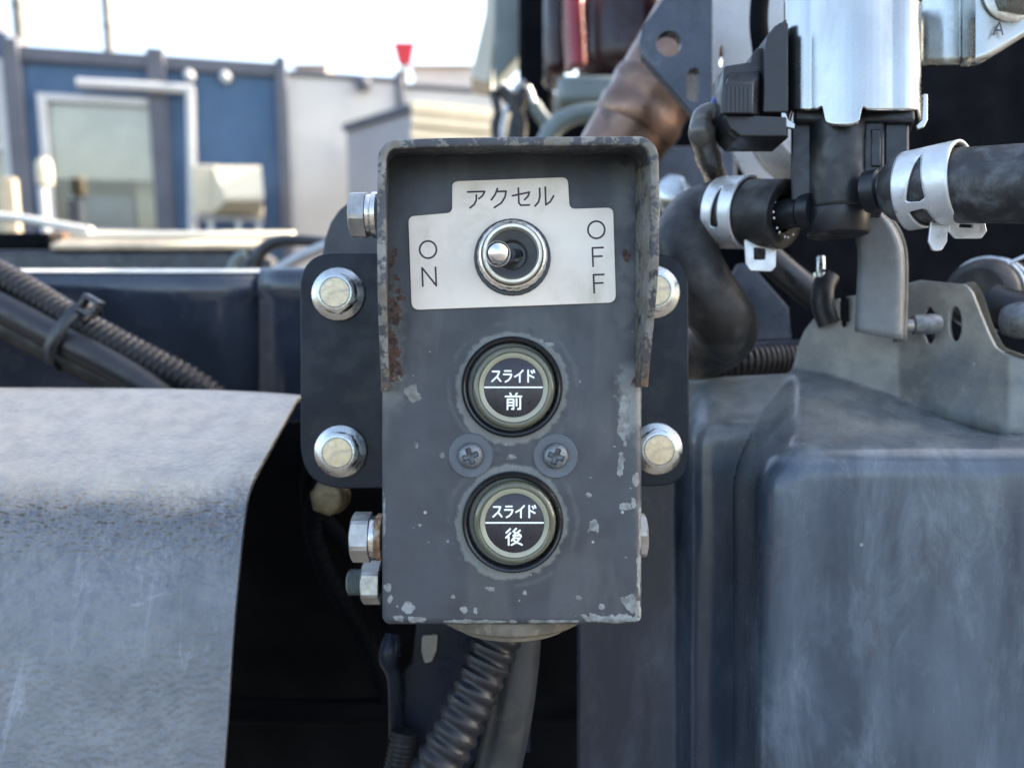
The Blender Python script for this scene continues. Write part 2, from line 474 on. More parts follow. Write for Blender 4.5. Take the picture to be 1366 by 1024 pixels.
def mat_fender():
    g = NG('galvanised_fender_skin')
    base = g.mix(g.ramp(g.noise(28, 6, 0.65), 0.3, 0.7), (0.110, 0.117, 0.128), (0.152, 0.158, 0.170))
    mott = g.ramp(g.noise(240, 6, 0.75, 0.3), 0.44, 0.66)
    base = g.mix(g.math('MULTIPLY', mott, 0.62), base, (0.085, 0.096, 0.118))
    stain = g.ramp(g.noise(16, 6, 0.7, 1.0, (1.6, 1, 0.5)), 0.52, 0.80)
    base = g.mix(g.math('MULTIPLY', stain, 0.5), base, (0.185, 0.20, 0.22))
    dust_sheen = g.math('MULTIPLY', g.attr('dust_sheen'), g.ramp(g.noise(120, 5, 0.65), 0.2, 0.7, 0.55, 1.0))
    base = g.mix(dust_sheen, base, (0.50, 0.43, 0.345))  # pale top tone: sky light put into the colour
    scr = g.ramp(g.noise(60, 5, 0.75, 1.5, (0.35, 1, 1)), 0.66, 0.72)
    base = g.mix(g.math('MULTIPLY', scr, 0.15), base, (0.55, 0.55, 0.55))
    pit = g.n('ShaderNodeTexVoronoi', {'Vector': g.obj(), 'Scale': 210.0})
    pm = g.math('MULTIPLY', g.ramp(pit.outputs['Distance'], 0.05, 0.16, 1, 0), g.ramp(g.n('ShaderNodeSeparateColor', {0: pit.outputs['Color']}).outputs[0], 0.70, 0.74))
    base = g.mix(g.math('MULTIPLY', pm, g.ramp(g.noise(14, 3), 0.45, 0.6, 0.05, 0.6)), base, (0.045, 0.05, 0.06))
    drip = g.ramp(g.noise(70, 6, 0.7, 0.6, (1.6, 1, 0.12)), 0.58, 0.74)
    base = g.mix(g.math('MULTIPLY', g.math('MULTIPLY', drip, 0.5), g.math('SUBTRACT', 1.0, g.attr('dust_sheen'))), base, (0.26, 0.29, 0.33))
    vor = g.n('ShaderNodeTexVoronoi', {'Vector': g.n('ShaderNodeMapping', {'Vector': g.obj(), 'Scale': (0.8, 1, 1.1)}).outputs[0], 'Scale': 560.0, 'Smoothness': 0.8}, feature='SMOOTH_F1').outputs['Distance']
    h = g.math('ADD', vor, g.math('MULTIPLY', g.noise(330, 3, 0.6, 0.4), 0.9))
    amp = g.math('ADD', g.math('MULTIPLY', g.attr('bend'), 0.70), 0.16)
    nb = g.n('ShaderNodeBump', {'Height': h, 'Strength': amp, 'Distance': 0.0022})
    return g.principled(Base_Color=base, Roughness=g.ramp(g.noise(90, 4), 0.3, 0.7, 0.36, 0.50), Metallic=0.25, Normal=nb.outputs[0])
M_fender = mat_fender()
def mat_tank():
    g = NG('blue_black_tank_skin')
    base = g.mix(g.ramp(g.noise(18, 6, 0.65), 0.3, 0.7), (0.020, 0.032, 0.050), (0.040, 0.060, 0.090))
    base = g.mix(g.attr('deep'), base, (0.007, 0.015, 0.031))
    st = g.ramp(g.noise(46, 8, 0.72, 0.5, (1.2, 1.2, 0.42)), 0.44, 0.68)
    st2 = g.ramp(g.noise(24, 5, 0.6, 0.3, (1.6, 1.6, 0.10)), 0.40, 0.70)
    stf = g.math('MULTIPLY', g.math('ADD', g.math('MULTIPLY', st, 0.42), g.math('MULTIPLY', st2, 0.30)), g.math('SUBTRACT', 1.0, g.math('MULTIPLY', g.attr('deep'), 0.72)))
    base = g.mix(stf, base, (0.15, 0.19, 0.235))
    veins = g.n('ShaderNodeTexNoise', {'Vector': g.n('ShaderNodeMapping', {'Vector': g.obj(), 'Scale': (1.4, 1.4, 0.5)}).outputs[0], 'Scale': 42.0, 'Detail': 5.0, 'Roughness': 0.6, 'Distortion': 1.4}).outputs['Fac']
    vn = g.ramp(g.math('ABSOLUTE', g.math('SUBTRACT', veins, 0.5)), 0.0, 0.022, 1, 0)
    vn = g.math('MULTIPLY', vn, g.ramp(g.noise(25, 3), 0.52, 0.68))
    base = g.mix(g.math('MULTIPLY', vn, 0.13), base, (0.18, 0.20, 0.23))
    spk = g.n('ShaderNodeTexVoronoi', {'Vector': g.obj(), 'Scale': 75.0})
    sm = g.math('MULTIPLY', g.ramp(spk.outputs['Distance'], 0.03, 0.06, 1, 0), g.ramp(g.n('ShaderNodeSeparateColor', {0: spk.outputs['Color']}).outputs[0], 0.72, 0.74))
    base = g.mix(g.math('MULTIPLY', sm, 0.7), base, (0.30, 0.33, 0.37))
    scum = g.ramp(g.noise(110, 7, 0.78, 0.9, (1, 1, 0.7)), 0.56, 0.66)
    base = g.mix(g.math('MULTIPLY', g.math('MULTIPLY', scum, 0.38), g.ramp(g.noise(20, 3), 0.45, 0.62)), base, (0.125, 0.145, 0.175))
    br = g.ramp(g.noise(34, 7, 0.72, 0.5, (1.3, 1.3, 0.5)), 0.54, 0.66)
    base = g.mix(g.math('MULTIPLY', br, 0.5), base, (0.040, 0.040, 0.044))
    dust_sheen = g.math('MULTIPLY', g.attr('dust_sheen'), g.ramp(g.noise(60, 5, 0.65), 0.2, 0.7, 0.6, 1.0))
    base = g.mix(dust_sheen, base, g.mix(g.ramp(g.noise(55, 6, 0.7), 0.4, 0.65), (0.34, 0.335, 0.29), (0.20, 0.20, 0.18)))
    fine = g.noise(650, 3)
    r = g.math('ADD', g.ramp(g.noise(40, 5, 0.6, 0, (1, 1, 0.4)), 0.3, 0.7, 0.16, 0.30), g.math('MULTIPLY', dust_sheen, 0.12))
    return g.principled(Base_Color=base, Roughness=r, Specular_IOR_Level=0.5, Normal=g.bump(fine, 0.08, 0.0004))
M_tank = mat_tank()

# ================================================================== setting: ground
def fbox(name, mat_, parent, a, b, **k):
    mb = MB(); mb.box(a, b)
    return build(mb, name, mat_, parent, near=False, **k)
M_ground = mat('yard_asphalt', (0.075, 0.073, 0.07), 0.9, 0, 0.15, 1.2, 0.3, 60, dirt=(0.11, 0.105, 0.10), dirt_amt=(0.5, 0.8), dscale=0.5)
mb = MB()
mb.grid([[(-600 + 1200 * i / 40, -600 + 1200 * j / 40, 0) for i in range(41)] for j in range(41)])
gr = build(mb, 'ground', M_ground, near=False); gr['kind'] = 'structure'

# ------------------------------------------------------------------ background yard
CAMPOS = Vector((0, 0, CAMZ))
def ray(px, py):
    v = NEAR.to_3x3() @ Vector(((px - CX) / F, 1.0, -(py - CY) / F))
    return v
FA = rad(15)
FT = Vector((math.cos(FA), math.sin(FA), 0)); FN = Vector((math.sin(FA), -math.cos(FA), 0))   # along the facade / out of it
FP = CAMPOS + ray(215, 367) * 7.0
def fac(px, py, off=0.0):
    v = ray(px, py); p0 = FP + FN * off
    t = (p0 - CAMPOS).dot(FN) / v.dot(FN)
    q = CAMPOS + v * t
    return ((q - FP).dot(FT), q.z)
def fbx(mb, s0, s1, z0, z1, o0, o1):
    P = lambda s, o, z: Vector((FP.x, FP.y, 0)) + FT * s + FN * o + Vector((0, 0, z))
    mb.hexa([P(s0, o1, z0), P(s1, o1, z0), P(s1, o0, z0), P(s0, o0, z0), P(s0, o1, z1), P(s1, o1, z1), P(s1, o0, z1), P(s0, o0, z1)])
def fpart(name, m, parent, rects, o0, o1, bevel=0.01):
    mb = MB()
    for (s0, s1, z0, z1) in rects:
        fbx(mb, s0, s1, z0, z1, o0, o1)
    return build(mb, name, m, parent, near=False, bevel=bevel)
def pxrect(x0, y0, x1, y1, off=0.0):
    a = fac(x0, y0, off); b = fac(x1, y1, off)
    return (a[0], b[0], b[1], a[1])
M_blue = mat('blue_cladding', (0.038, 0.088, 0.17), 0.5, 0, 0.1, 2, 0.05, 60, dirt=(0.058, 0.115, 0.19), dirt_amt=(0.55, 0.8), dscale=3)
M_frame = mat('slate_frame_paint', (0.085, 0.09, 0.11), 0.55, 0, 0.12, 3, 0.05, 60)
M_whitewall = mat('white_cladding', (0.53, 0.51, 0.475), 0.5, 0, 0.06, 1.5, 0.05, 60, dirt=(0.40, 0.40, 0.39), dirt_amt=(0.5, 0.8), dscale=1.5)
M_white = mat('white_paint', (0.50, 0.50, 0.49), 0.4, 0, 0.05, 10, 0.03, 60)
M_beige = mat('ivory_plastic', (0.58, 0.51, 0.37), 0.5, 0, 0.06, 6, 0.05, 60, dirt=(0.50, 0.44, 0.33), dirt_amt=(0.58, 0.8), dscale=6)
M_blind = mat('pale_blind', (0.70, 0.66, 0.58), 0.8, 0, 0.1, 3, 0.02, 60, dirt=(0.58, 0.57, 0.51), dirt_amt=(0.5, 0.7), dscale=2)
M_cab = mat('blue_cabinet', (0.15, 0.22, 0.36), 0.6, 0, 0.2, 4, 0.02, 60)
M_shed = mat('shed_shade_grey', (0.30, 0.29, 0.30), 0.55, 0, 0.06, 2, 0.03, 60)
M_signred = mat('red_sign', (0.55, 0.02, 0.03), 0.5, 0, 0.05, 5, 0.0)
M_pole = mat('steel_pole', (0.13, 0.125, 0.115), 0.6, 0.3, 0.1, 5, 0.0)
def mat_glass():
    g = NG('window_glass')
    tr = g.n('ShaderNodeBsdfTransparent', {'Color': (0.93, 0.94, 0.92)})
    gl = g.n('ShaderNodeBsdfGlossy', {'Color': (1, 1, 1), 'Roughness': 0.02})
    fr = g.n('ShaderNodeFresnel', {'IOR': 1.45})
    mx = g.n('ShaderNodeMixShader', {0: g.math('ADD', fr.outputs[0], 0.02), 1: tr.outputs[0], 2: gl.outputs[0]})
    g.t.links.new(mx.outputs[0], g.out.inputs['Surface'])
    return g.m
M_glass = mat_glass()

# blue container office
ZT = fac(215, 78)[1]
sL = fac(-420, 300)[0]; sp0 = fac(36, 300)[0]; sp1 = fac(222, 300)[0]; sp2 = fac(383, 300)[0]; sp3 = fac(531, 300)[0]
blue = thing('container_office', 'blue clad container office with slate frame posts and a wide white framed window', 'building', (*(Vector((FP.x, FP.y, 0)) + FT * ((sp0 + sp2) / 2)).xy, 0), near=False)
wr = pxrect(50, 125, 222, 318)
# wall with a real opening: four pieces around the window
fpart('wall_panel', M_blue, blue, [(sp0, wr[0], 0, ZT - 0.05)], -0.06, 0.0, 0)
fpart('wall_panel', M_blue, blue, [(wr[1], sp2, 0, ZT - 0.05)], -0.06, 0.0, 0)
fpart('wall_panel', M_blue, blue, [(wr[0] + .0005, wr[1] - .0005, wr[3], ZT - 0.05)], -0.06, 0.0, 0)
fpart('wall_panel', M_blue, blue, [(wr[0] + .0005, wr[1] - .0005, 0, wr[2])], -0.06, 0.0, 0)
fpart('roof_beam', M_frame, blue, [(sp0, sp2, ZT - 0.10, ZT + 0.02)], -0.10, 0.05)
fpart('roof', M_whitewall, blue, [(sp0, sp2, ZT - 0.02, ZT + 0.03)], -2.3, -0.11)
for s, w in ((sp0, 0.065), (sp1, 0.075), (sp2, 0.05)):
    fpart('post', M_frame, blue, [(s - w, s + w, 0, ZT + 0.07)], -0.12, 0.07)
fpart('back_wall', M_whitewall, blue, [(sp0, sp2, 0, ZT - 0.03)], -2.3, -2.24, 0)
fpart('side_wall', M_whitewall, blue, [(sp0, sp0 + 0.05, 0, ZT - 0.03)], -2.235, -0.13, 0)
fpart('side_wall', M_whitewall, blue, [(sp2 - 0.05, sp2, 0, ZT - 0.03)], -2.235, -0.13, 0)
fw = 0.065
win = fpart('window', M_white, blue, [(wr[0], wr[0] + fw, wr[2], wr[3]), (wr[1] - fw, wr[1], wr[2], wr[3]), (wr[0] + fw + .001, wr[1] - fw - .001, wr[3] - fw, wr[3]), (wr[0] + fw + .001, wr[1] - fw - .001, wr[2], wr[2] + fw)], -0.04, 0.05)
fpart('pane', M_glass, win, [(wr[0] + fw, wr[1] - fw, wr[2] + fw, wr[3] - fw)], -0.012, -0.004, 0)
zb = wr[2] + (wr[3] - wr[2]) * 0.42
fpart('blind', M_blind, win, [(wr[0] + fw + .004, wr[1] - fw - .004, zb, wr[3] - fw - .004)], -0.035, -0.025, 0)
fpart('cabinet', M_cab, blue, [(wr[0] + 0.05, wr[1] - 0.32, 0.6, zb - 0.1)], -0.75, -0.35, 0.01)
fpart('cabinet', M_blind, blue, [(wr[1] - 0.28, wr[1] - 0.02, 0.6, zb + 0.05)], -0.6, -0.3, 0.01)
# white downpipe on the facade
dp = [fac(103, 111, .12), fac(245, 119, .12), fac(252, 123, .12), fac(254, 135, .12), fac(258, 330, .12)]
P3 = lambda s, z, o: Vector((FP.x, FP.y, 0)) + FT * s + FN * o + Vector((0, 0, z))
mb = MB(); mb.sweep(catmull([P3(a, b, .12) for a, b in dp], 6), 0.042, 14)
build(mb, 'drain_pipe', M_white, blue, near=False)
for (x, y) in ((252, 100), (300, 102)):
    s, z = fac(x, y, .05)
    mb = MB(); mb.lathe([(0.015, -0.04), (0.035, -0.03), (0.046, 0.0), (0.042, 0.05), (0.025, 0.08)], P3(s, z, .06), FN * 0.75 + Vector((0, 0, -0.55)) + FT * 0.3, 20)
    build(mb, 'wall_lamp', M_white, blue, near=False)
# neighbouring office at the left end
leftb = thing('container_office', 'slate container office end with a tall white framed sash window', 'building', (*(Vector((FP.x, FP.y, 0)) + FT * (sL / 2 + sp0 / 2)).xy, 0), near=False)
s20 = fac(21, 200, .02)[0]; ztw = fac(10, 80)[1]; zbw = fac(10, 330)[1]
fpart('wall_panel', M_blue, leftb, [(s20, sp0 - 0.075, 0, ZT + 0.12)], -0.06, 0.012, 0)
fpart('wall_panel', M_blue, leftb, [(sL, s20 - .001, ztw, ZT + 0.12)], -0.06, 0.012, 0)
fpart('wall_panel', M_blue, leftb, [(sL, s20 - .001, 0, zbw)], -0.06, 0.012, 0)
fpart('roof', M_frame, leftb, [(sL, sp0 - 0.075, ZT + 0.121, ZT + 0.20)], -2.3, 0.06)
wl = fpart('window', M_white, leftb, [(s20 - 0.09, s20 - .002, zbw, ztw), (sL, s20 - 0.092, ztw - 0.09, ztw), (sL, s20 - 0.092, ztw - 0.75, ztw - 0.67)], -0.05, 0.04)
fpart('pane', M_glass, wl, [(sL, s20 - 0.08, zbw, ztw)], -0.02, -0.012, 0)
fpart('blind', M_blind, wl, [(sL, s20 - 0.05, zbw, ztw)], -0.2, -0.18, 0)
# white container
whiteb = thing('storage_container', 'white clad container with a slate corner post beside the blue office', 'building', (*(Vector((FP.x, FP.y, 0)) + FT * ((sp2 + sp3) / 2)).xy, 0), near=False)
zr = 0.02
fpart('wall_panel', M_whitewall, whiteb, [(sp2 + 0.052, sp3, 0, ZT - 0.08)], -0.06, 0.0, 0)
fpart('roof_beam', M_frame, whiteb, [(sp2 + 0.052, sp3, ZT - 0.079, ZT - 0.03)], -0.08, 0.03)
fpart('post', M_frame, whiteb, [(sp3 + .002, sp3 + 0.075, 0, ZT + 0.03)], -0.12, 0.05)
fpart('roof', M_whitewall, whiteb, [(sp2 + 0.052, sp3, ZT - 0.10, ZT - 0.03)], -2.3, -0.09)
s, z = fac(484, 112, .05)
mb = MB(); mb.lathe([(0.05, -0.05), (0.075, 0.0), (0.06, 0.06), (0.03, 0.08)], P3(s, z, .06), FN + Vector((0, 0, -0.5)), 20)
build(mb, 'wall_lamp', M_frame, whiteb, near=False)
whitec = thing('storage_container', 'cream white container standing behind the pale grey shed', 'building', (*(Vector((FP.x, FP.y, 0)) + FT * (sp3 + 1.0)).xy, 0), near=False)
fpart('wall_panel', M_whitewall, whitec, [(sp3 + 0.08, sp3 + 1.9, 0, ZT - 0.12)], -0.5, -0.02, 0.01)
fpart('roof_beam', M_frame, whitec, [(sp3 + 0.08, sp3 + 1.9, ZT - 0.119, ZT - 0.08)], -0.5, 0.02)
# pale shed, corner towards us
def gpt(px, dist):
    v = ray(px, 367); v.z = 0
    return CAMPOS.xy.to_3d() + v * dist
shed = thing('storage_shed', 'low storage shed with shade painted grey on one side, ribbed cream lit side and dark roof edge', 'shed', gpt(550, 6.1), near=False)
cA, cB, cC = gpt(467, 6.9), gpt(551, 6.1), gpt(760, 6.75)
zs = CAMZ + (ray(551, 146) * 6.1).z
def slab(name, p, q, z0, z1, th, m, out=0.0, bevel=0.008):
    t = (q - p).normalized(); nn = Vector((t.y, -t.x, 0)) * 1.0
    mb = MB(); a, b = p + nn * out, q + nn * out
    c, e = b - nn * th, a - nn * th
    z_ = Vector((0, 0, 1))
    mb.hexa([a + z_ * z0, b + z_ * z0, c + z_ * z0, e + z_ * z0, a + z_ * z1, b + z_ * z1, c + z_ * z1, e + z_ * z1])
    return build(mb, name, m, shed, near=False, bevel=bevel)
slab('wall_panel', cA, cB, 0, zs - 0.06, 0.04, M_shed)  # greyer than the other side: its shade is put into the colour
nb = 11
for i in range(nb):
    z1 = zs - 0.06; z0 = CAMZ + 0.1
    h = (z1 - z0) / nb
    slab('wall_board', cB, cC, z0 + h * i + 0.006, z0 + h * (i + 1) - 0.006, 0.03, M_beige, 0.01 if i != nb - 1 else 0.03)
slab('wall_panel', cB, cC, 0, zs - 0.07, 0.03, M_beige, -0.03)
slab('roof_edge', cA, cB, zs - 0.058, zs + 0.0, 0.06, M_frame, 0.04)
slab('roof_edge', cB, cC, zs - 0.058, zs + 0.02, 0.06, M_beige, 0.045)
slab('roof', cA, cB, zs - 0.05, zs - 0.01, 1.2, M_shed, -0.03)

# air conditioner with wind hood on a stand
ac = thing('air_conditioner', 'ivory outdoor air conditioner with a slanted wind hood on a metal stand', 'air conditioner', P3(fac(303, 300, .5)[0], 0, .5), near=False)
def acp(x, y, o): 
    s, z = fac(x, y, o); return P3(s, z, o)
mb = MB()
for (x0, y0, x1, y1, o0, o1) in ((254, 219, 349, 287, .30, .62),):
    a = fac(x0, y0, .62); b = fac(x1, y1, .62)
    fbx(mb, a[0], b[0], b[1], a[1], .30, .62)
build(mb, 'casing', M_beige, ac, near=False, bevel=0.02)
a = fac(284, 222, .62); b = fac(346, 285, .62)
zt, z2, zbm = a[1] - 0.0, fac(300, 262, .85)[1], b[1]
mb = MB()
P = lambda s, o, z: P3(s, z, o)
hb = [acp(283, 221, .622), acp(348, 221, .622), acp(300, 262, .90), acp(352, 261, .90), acp(300, 268, .90), acp(352, 267, .90), acp(283, 286, .622), acp(348, 286, .622)]
mb.add(hb, [(0, 1, 3, 2), (2, 3, 5, 4), (0, 2, 4, 6), (1, 7, 5, 3), (4, 5, 7, 6), (0, 6, 7, 1)])
build(mb, 'wind_hood', M_beige, ac, near=False, bevel=0.004)
ta = fac(252, 289, .62); tb = fac(350, 294, .62)
fpart('stand_top', M_white, ac, [(ta[0], tb[0], tb[1], ta[1] - .003)], .28, .66, 0.004)
for x in (256, 281, 318, 345):
    q = fac(x, 300, .62)[0]
    fpart('stand_leg', M_white, ac, [(q - .022, q + .022, 0, tb[1] - .002)], .58, .625, 0.004)
# meter post, cream post
mp = thing('meter_post', 'white standpipe with a round capped meter in front of the office window', 'post', P3(fac(62, 300, .5)[0], 0, .5), near=False)
q = fac(61, 300, .5); q1 = fac(61, 250, .5)[1]; q2 = fac(63, 212, .5)[1]
mb = MB(); mb.lathe([(0.036, 0), (0.036, q1)], P3(q[0], 0, .5), (0, 0, 1), 16)
build(mb, 'pipe', M_white, mp, near=False)
mb = MB(); mb.lathe([(0.03, 0), (0.060, .02), (0.064, .12), (0.060, (q2 - q1) - .04), (0.04, q2 - q1)], P3(q[0] + .02, q1 + .001, .5), (0, 0, 1), 20)
build(mb, 'meter_cap', M_beige, mp, near=False)
q = fac(9, 237, .9)
mb = MB(); fbx(mb, fac(-1, 240, .9)[0], fac(19, 240, .9)[0], 0, q[1], .82, .9)
tag(build(mb, 'timber_post', M_wood, near=False, bevel=0.01), 'square cream timber post standing left of the white standpipe', 'post')
# poles, red sign
for x, dd, top, lb in ((54, 13, 6.6, 'thicker grey utility pole rising behind the slate corner post'), (167, 15, 6.9, 'slim grey utility pole rising above the wide white framed window')):
    p = gpt(x, dd)
    pt = thing('utility_pole', lb, 'pole', p, near=False, group='utility poles behind the office')
    mb = MB(); mb.lathe([(0.12 if x < 100 else 0.11, 0), (0.09, top)], p, (0, 0, 1), 12); build(mb, 'shaft', M_pole, pt, near=False)
    mb = MB(); mb.box(p + Vector((-.09, -.07, top - 1.2)), p + Vector((.09, .07, top - 1.15))); build(mb, 'step_bracket', M_pole, pt, near=False)
p = gpt(545, 12)
zc = CAMZ + (ray(545, 83) * 12).z
sg = thing('roof_sign', 'small red tapered sign on a pole above the white containers', 'sign', p, near=False)
mb = MB(); w1 = 15 * 12 / F; h1 = 14 * 12 / F
mb.hexa([p + Vector((-w1 * .55, -.03, zc - h1)), p + Vector((w1 * .55, -.03, zc - h1)), p + Vector((w1 * .55, .03, zc - h1)), p + Vector((-w1 * .55, .03, zc - h1)),
         p + Vector((-w1, -.03, zc + h1)), p + Vector((w1, -.03, zc + h1)), p + Vector((w1, .03, zc + h1)), p + Vector((-w1, .03, zc + h1))])
build(mb, 'sign_board', M_signred, sg, near=False, bevel=.02)
mb = MB(); mb.lathe([(0.05, 0), (0.05, zc - h1 - .002)], p, (0, 0, 1), 12); build(mb, 'pole', M_pole, sg, near=False)
# far houses, pale in the glare
M_far = mat('far_pale_wall', (0.62, 0.55, 0.50), 0.8, 0, 0.05, .5, 0, 60)
M_farroof = mat('far_roof_tile', (0.40, 0.32, 0.29), 0.8, 0, 0.1, 1, 0, 60)
for x, w, dd, lb in ((424, 46, 34, 'distant pale house with a low grey brown roof behind the containers'), (595, 88, 38, 'wide distant house with brown roof behind the red sign')):
    p = gpt(x, dd); hw = w / 2 * dd / F; zt = CAMZ + (ray(x, 84) * dd).z; ze = CAMZ + (ray(x, 99) * dd).z
    ho = thing('distant_house', lb, 'house', p, near=False, group='distant houses')
    mb = MB(); mb.box(p + Vector((-hw * .9, 0, 0)), p + Vector((hw * .9, 6, ze - .01))); build(mb, 'wall', M_far, ho, near=False)
    mb = MB(); z_ = Vector((0, 0, 1))
    vs = [p + Vector((-hw, -.4, ze)), p + Vector((hw, -.4, ze)), p + Vector((hw, 6.4, ze)), p + Vector((-hw, 6.4, ze)), p + Vector((-hw * .6, 3, zt)), p + Vector((hw * .6, 3, zt))]
    mb.add(vs, [(0, 1, 5, 4), (1, 2, 5), (2, 3, 4, 5), (3, 0, 4), (3, 2, 1, 0)]); build(mb, 'roof', M_farroof, ho, near=False)


# ================================================================== control box
TOCAM = Vector((0, -1, 0))
DF = 0.210
box = thing('control_box', 'weathered dark grey control box with open hood, toggle switch and two push buttons', 'control box', L(683, 836, 0.232))
# --- housing: front skin with rolled edges, sides run back
def housing():
    x0, x1, y0, y1 = 508.0, 857.5, 196.0, 835.0
    k = K(DF); r = 2.3e-3; R = 2.6e-3
    nx, ny = 190, 340
    px = np.linspace(x0, x1, nx); py = np.linspace(y0, y1, ny)
    # denser near the borders
    def dens(a, b, n):
        t = np.linspace(0, 1, n); e = 0.5 - 0.5 * np.cos(np.pi * t)
        return a + (b - a) * (0.65 * t + 0.35 * e)
    px = dens(x0, x1, nx); py = dens(y0, y1, ny)
    PX, PY = np.meshgrid(px, py)
    X = (PX - CX) * k; Z = -(PY - CY) * k
    cx, cz = (X.min() + X.max()) / 2, (Z.min() + Z.max()) / 2
    hw, hh = (X.max() - X.min()) / 2, (Z.max() - Z.min()) / 2
    qx = X - cx; qz = Z - cz
    dx = np.maximum(0, np.abs(qx) - (hw - R)); dz = np.maximum(0, np.abs(qz) - (hh - R))
    q = np.sqrt(dx * dx + dz * dz)
    s = np.where(q > R, R / np.maximum(q, 1e-9), 1.0)
    X2 = cx + np.sign(qx) * (np.minimum(np.abs(qx), hw - R) + dx * s)
    Z2 = cz + np.sign(qz) * (np.minimum(np.abs(qz), hh - R) + dz * s)
    qq = np.minimum(q, R) - (R - r); qq = np.maximum(qq, 0)
    Y2 = DF + r - np.sqrt(np.maximum(r * r - qq * qq, 0))
    # faint dents in the sheet
    Y2 = Y2 + (fbm(PX / 90, PY / 90, 5) - 0.5) * 0.0004
    mb = MB()
    rows = [[(X2[i, j], Y2[i, j], Z2[i, j]) for j in range(nx)] for i in range(ny)]
    mb.grid(rows)
    ring = [(0, j) for j in range(nx)] + [(i, nx - 1) for i in range(1, ny)] + [(ny - 1, j) for j in range(nx - 2, -1, -1)] + [(i, 0) for i in range(ny - 2, 0, -1)]
    base = len(mb.v)
    n = len(ring)
    for (i, j) in ring: mb.v.append((X2[i, j], 0.2545, Z2[i, j]))
    for a in range(n):
        b = (a + 1) % n
        ia = ring[a][0] * nx + ring[a][1]; ib = ring[b][0] * nx + ring[b][1]
        mb.f.append((ia, ib, base + b, base + a))
    # ---- wear maps from where the photograph shows them
    w1 = fbm(PX / 9, PY / 9, 1); w2 = fbm(PX / 3.2, PY / 3.2, 2); w3 = fbm(PX / 26, PY / 26, 3)
    chip = np.zeros_like(PX); dust_sheen = np.zeros_like(PX); rust = np.zeros_like(PX)
    def spot(cx_, cy_, rx, ry=None, a=1.0):
        ry = ry or rx
        dd = np.sqrt(((PX - cx_) / rx) ** 2 + ((PY - cy_) / ry) ** 2) + (w1 - 0.5) * 1.5 + (w2 - .5) * .6
        return a * sstep(1.35, 0.55, dd)
    for (a, b, c, *d_) in ((555, 591, 6, 9, .5), (590, 607, 4), (831, 560, 7, 34), (828, 622, 5, 22), (836, 675, 9, 5), (846, 672, 5, 8), (793, 703, 8, 10), (848, 639, 4, 10), (620, 812, 5, 5), (634, 813, 3, 5),
            (803, 809, 4), (545, 812, 8, 11), (556, 826, 13, 6), (534, 824, 8, 5), (841, 800, 10, 9), (517, 783, 5, 6), (520, 800, 4, 7), (552, 527, 10, 12), (786, 660, 4), (682, 609, 9, 5, .55), (654, 785, 10, 5, .5),
            (818, 825, 42, 7), (850, 812, 8, 14), (640, 829, 60, 3.2), (735, 829, 46, 3), (700, 790, 3), (772, 797, 4), (604, 795, 3), (560, 700, 3), (853, 760, 4, 30), (855, 700, 3, 30), (512, 700, 3, 40, .6), (528, 505, 8, 14, .6), (722, 455, 4, 3), (733, 459, 5, 3)):
        ry = d_[0] if d_ else None; am = d_[1] if len(d_) > 1 else 1.0
        chip = np.maximum(chip, spot(a, b, c, ry, am))
    rng = np.random.RandomState(4)
    for _ in range(34):
        chip = np.maximum(chip, spot(rng.uniform(515, 852), rng.uniform(440, 825), rng.uniform(1.2, 2.3), None, .9))
    for (bx, by) in ((684, 516), (684, 695)):
        rr = np.sqrt((PX - bx) ** 2 + (PY - by) ** 2)
        th = np.arctan2(PY - by, PX - bx)
        edge = 73 + 7 * (fbm(th * 2.2 + 9, th * 0 + by / 100, 8) - .4) + 5 * np.maximum(0, np.sin(th - .5))
        dust_sheen = np.maximum(dust_sheen, 1.0 * sstep(edge + 1.8, edge - 1.8, rr + (w1 - .5) * 9))
        dust_sheen = np.maximum(dust_sheen, 0.22 * sstep(5, 0, np.abs(rr - 86 + (w1 - .5) * 6)) * sstep(0.4, .6, w3))
    # pale rubbed strip down the right edge, dull strip beside the rusty corner
    dust_sheen = np.maximum(dust_sheen, .95 * sstep(824, 832, PX + (w1 - .5) * 26 + (w3 - .5) * 22) * sstep(475, 500, PY) * sstep(590, 560, PY + (w3 - .5) * 90))
    dust_sheen = np.maximum(dust_sheen, .35 * sstep(.45, .75, w3) * sstep(830, 850, PX))
    dust_sheen = np.maximum(dust_sheen, .55 * sstep(545, 528, PX + (w1 - .5) * 20) * sstep(330, 420, PY) * sstep(560, 520, PY))
    dust_sheen = np.maximum(dust_sheen, .16 * sstep(.5, .75, fbm(PX / 40, PY / 110, 12)))
    dust_sheen = np.maximum(dust_sheen, .42 * sstep(800, 838, PX) * sstep(480, 440, PY) * sstep(.3, .6, w3))
    rust = np.maximum(rust, .80 * sstep(549, 526, PX + (w1 - .5) * 18) * sstep(308, 345, PY) * sstep(526, 500, PY) * (0.35 + .75 * w3))
    rust = np.maximum(rust, spot(836, 341, 6, 8, .75))
    rust = np.maximum(rust, spot(848, 512, 7, 8, .5))
    z = np.zeros(n)
    return mb, {'chip': np.concatenate([chip.ravel(), z]), 'dust_sheen': np.concatenate([dust_sheen.ravel(), z]), 'rust': np.concatenate([rust.ravel(), z])}
mb, at = housing()
ob = build(mb, 'housing', M_box, box, attrs=at, smooth=60, fixn=True)
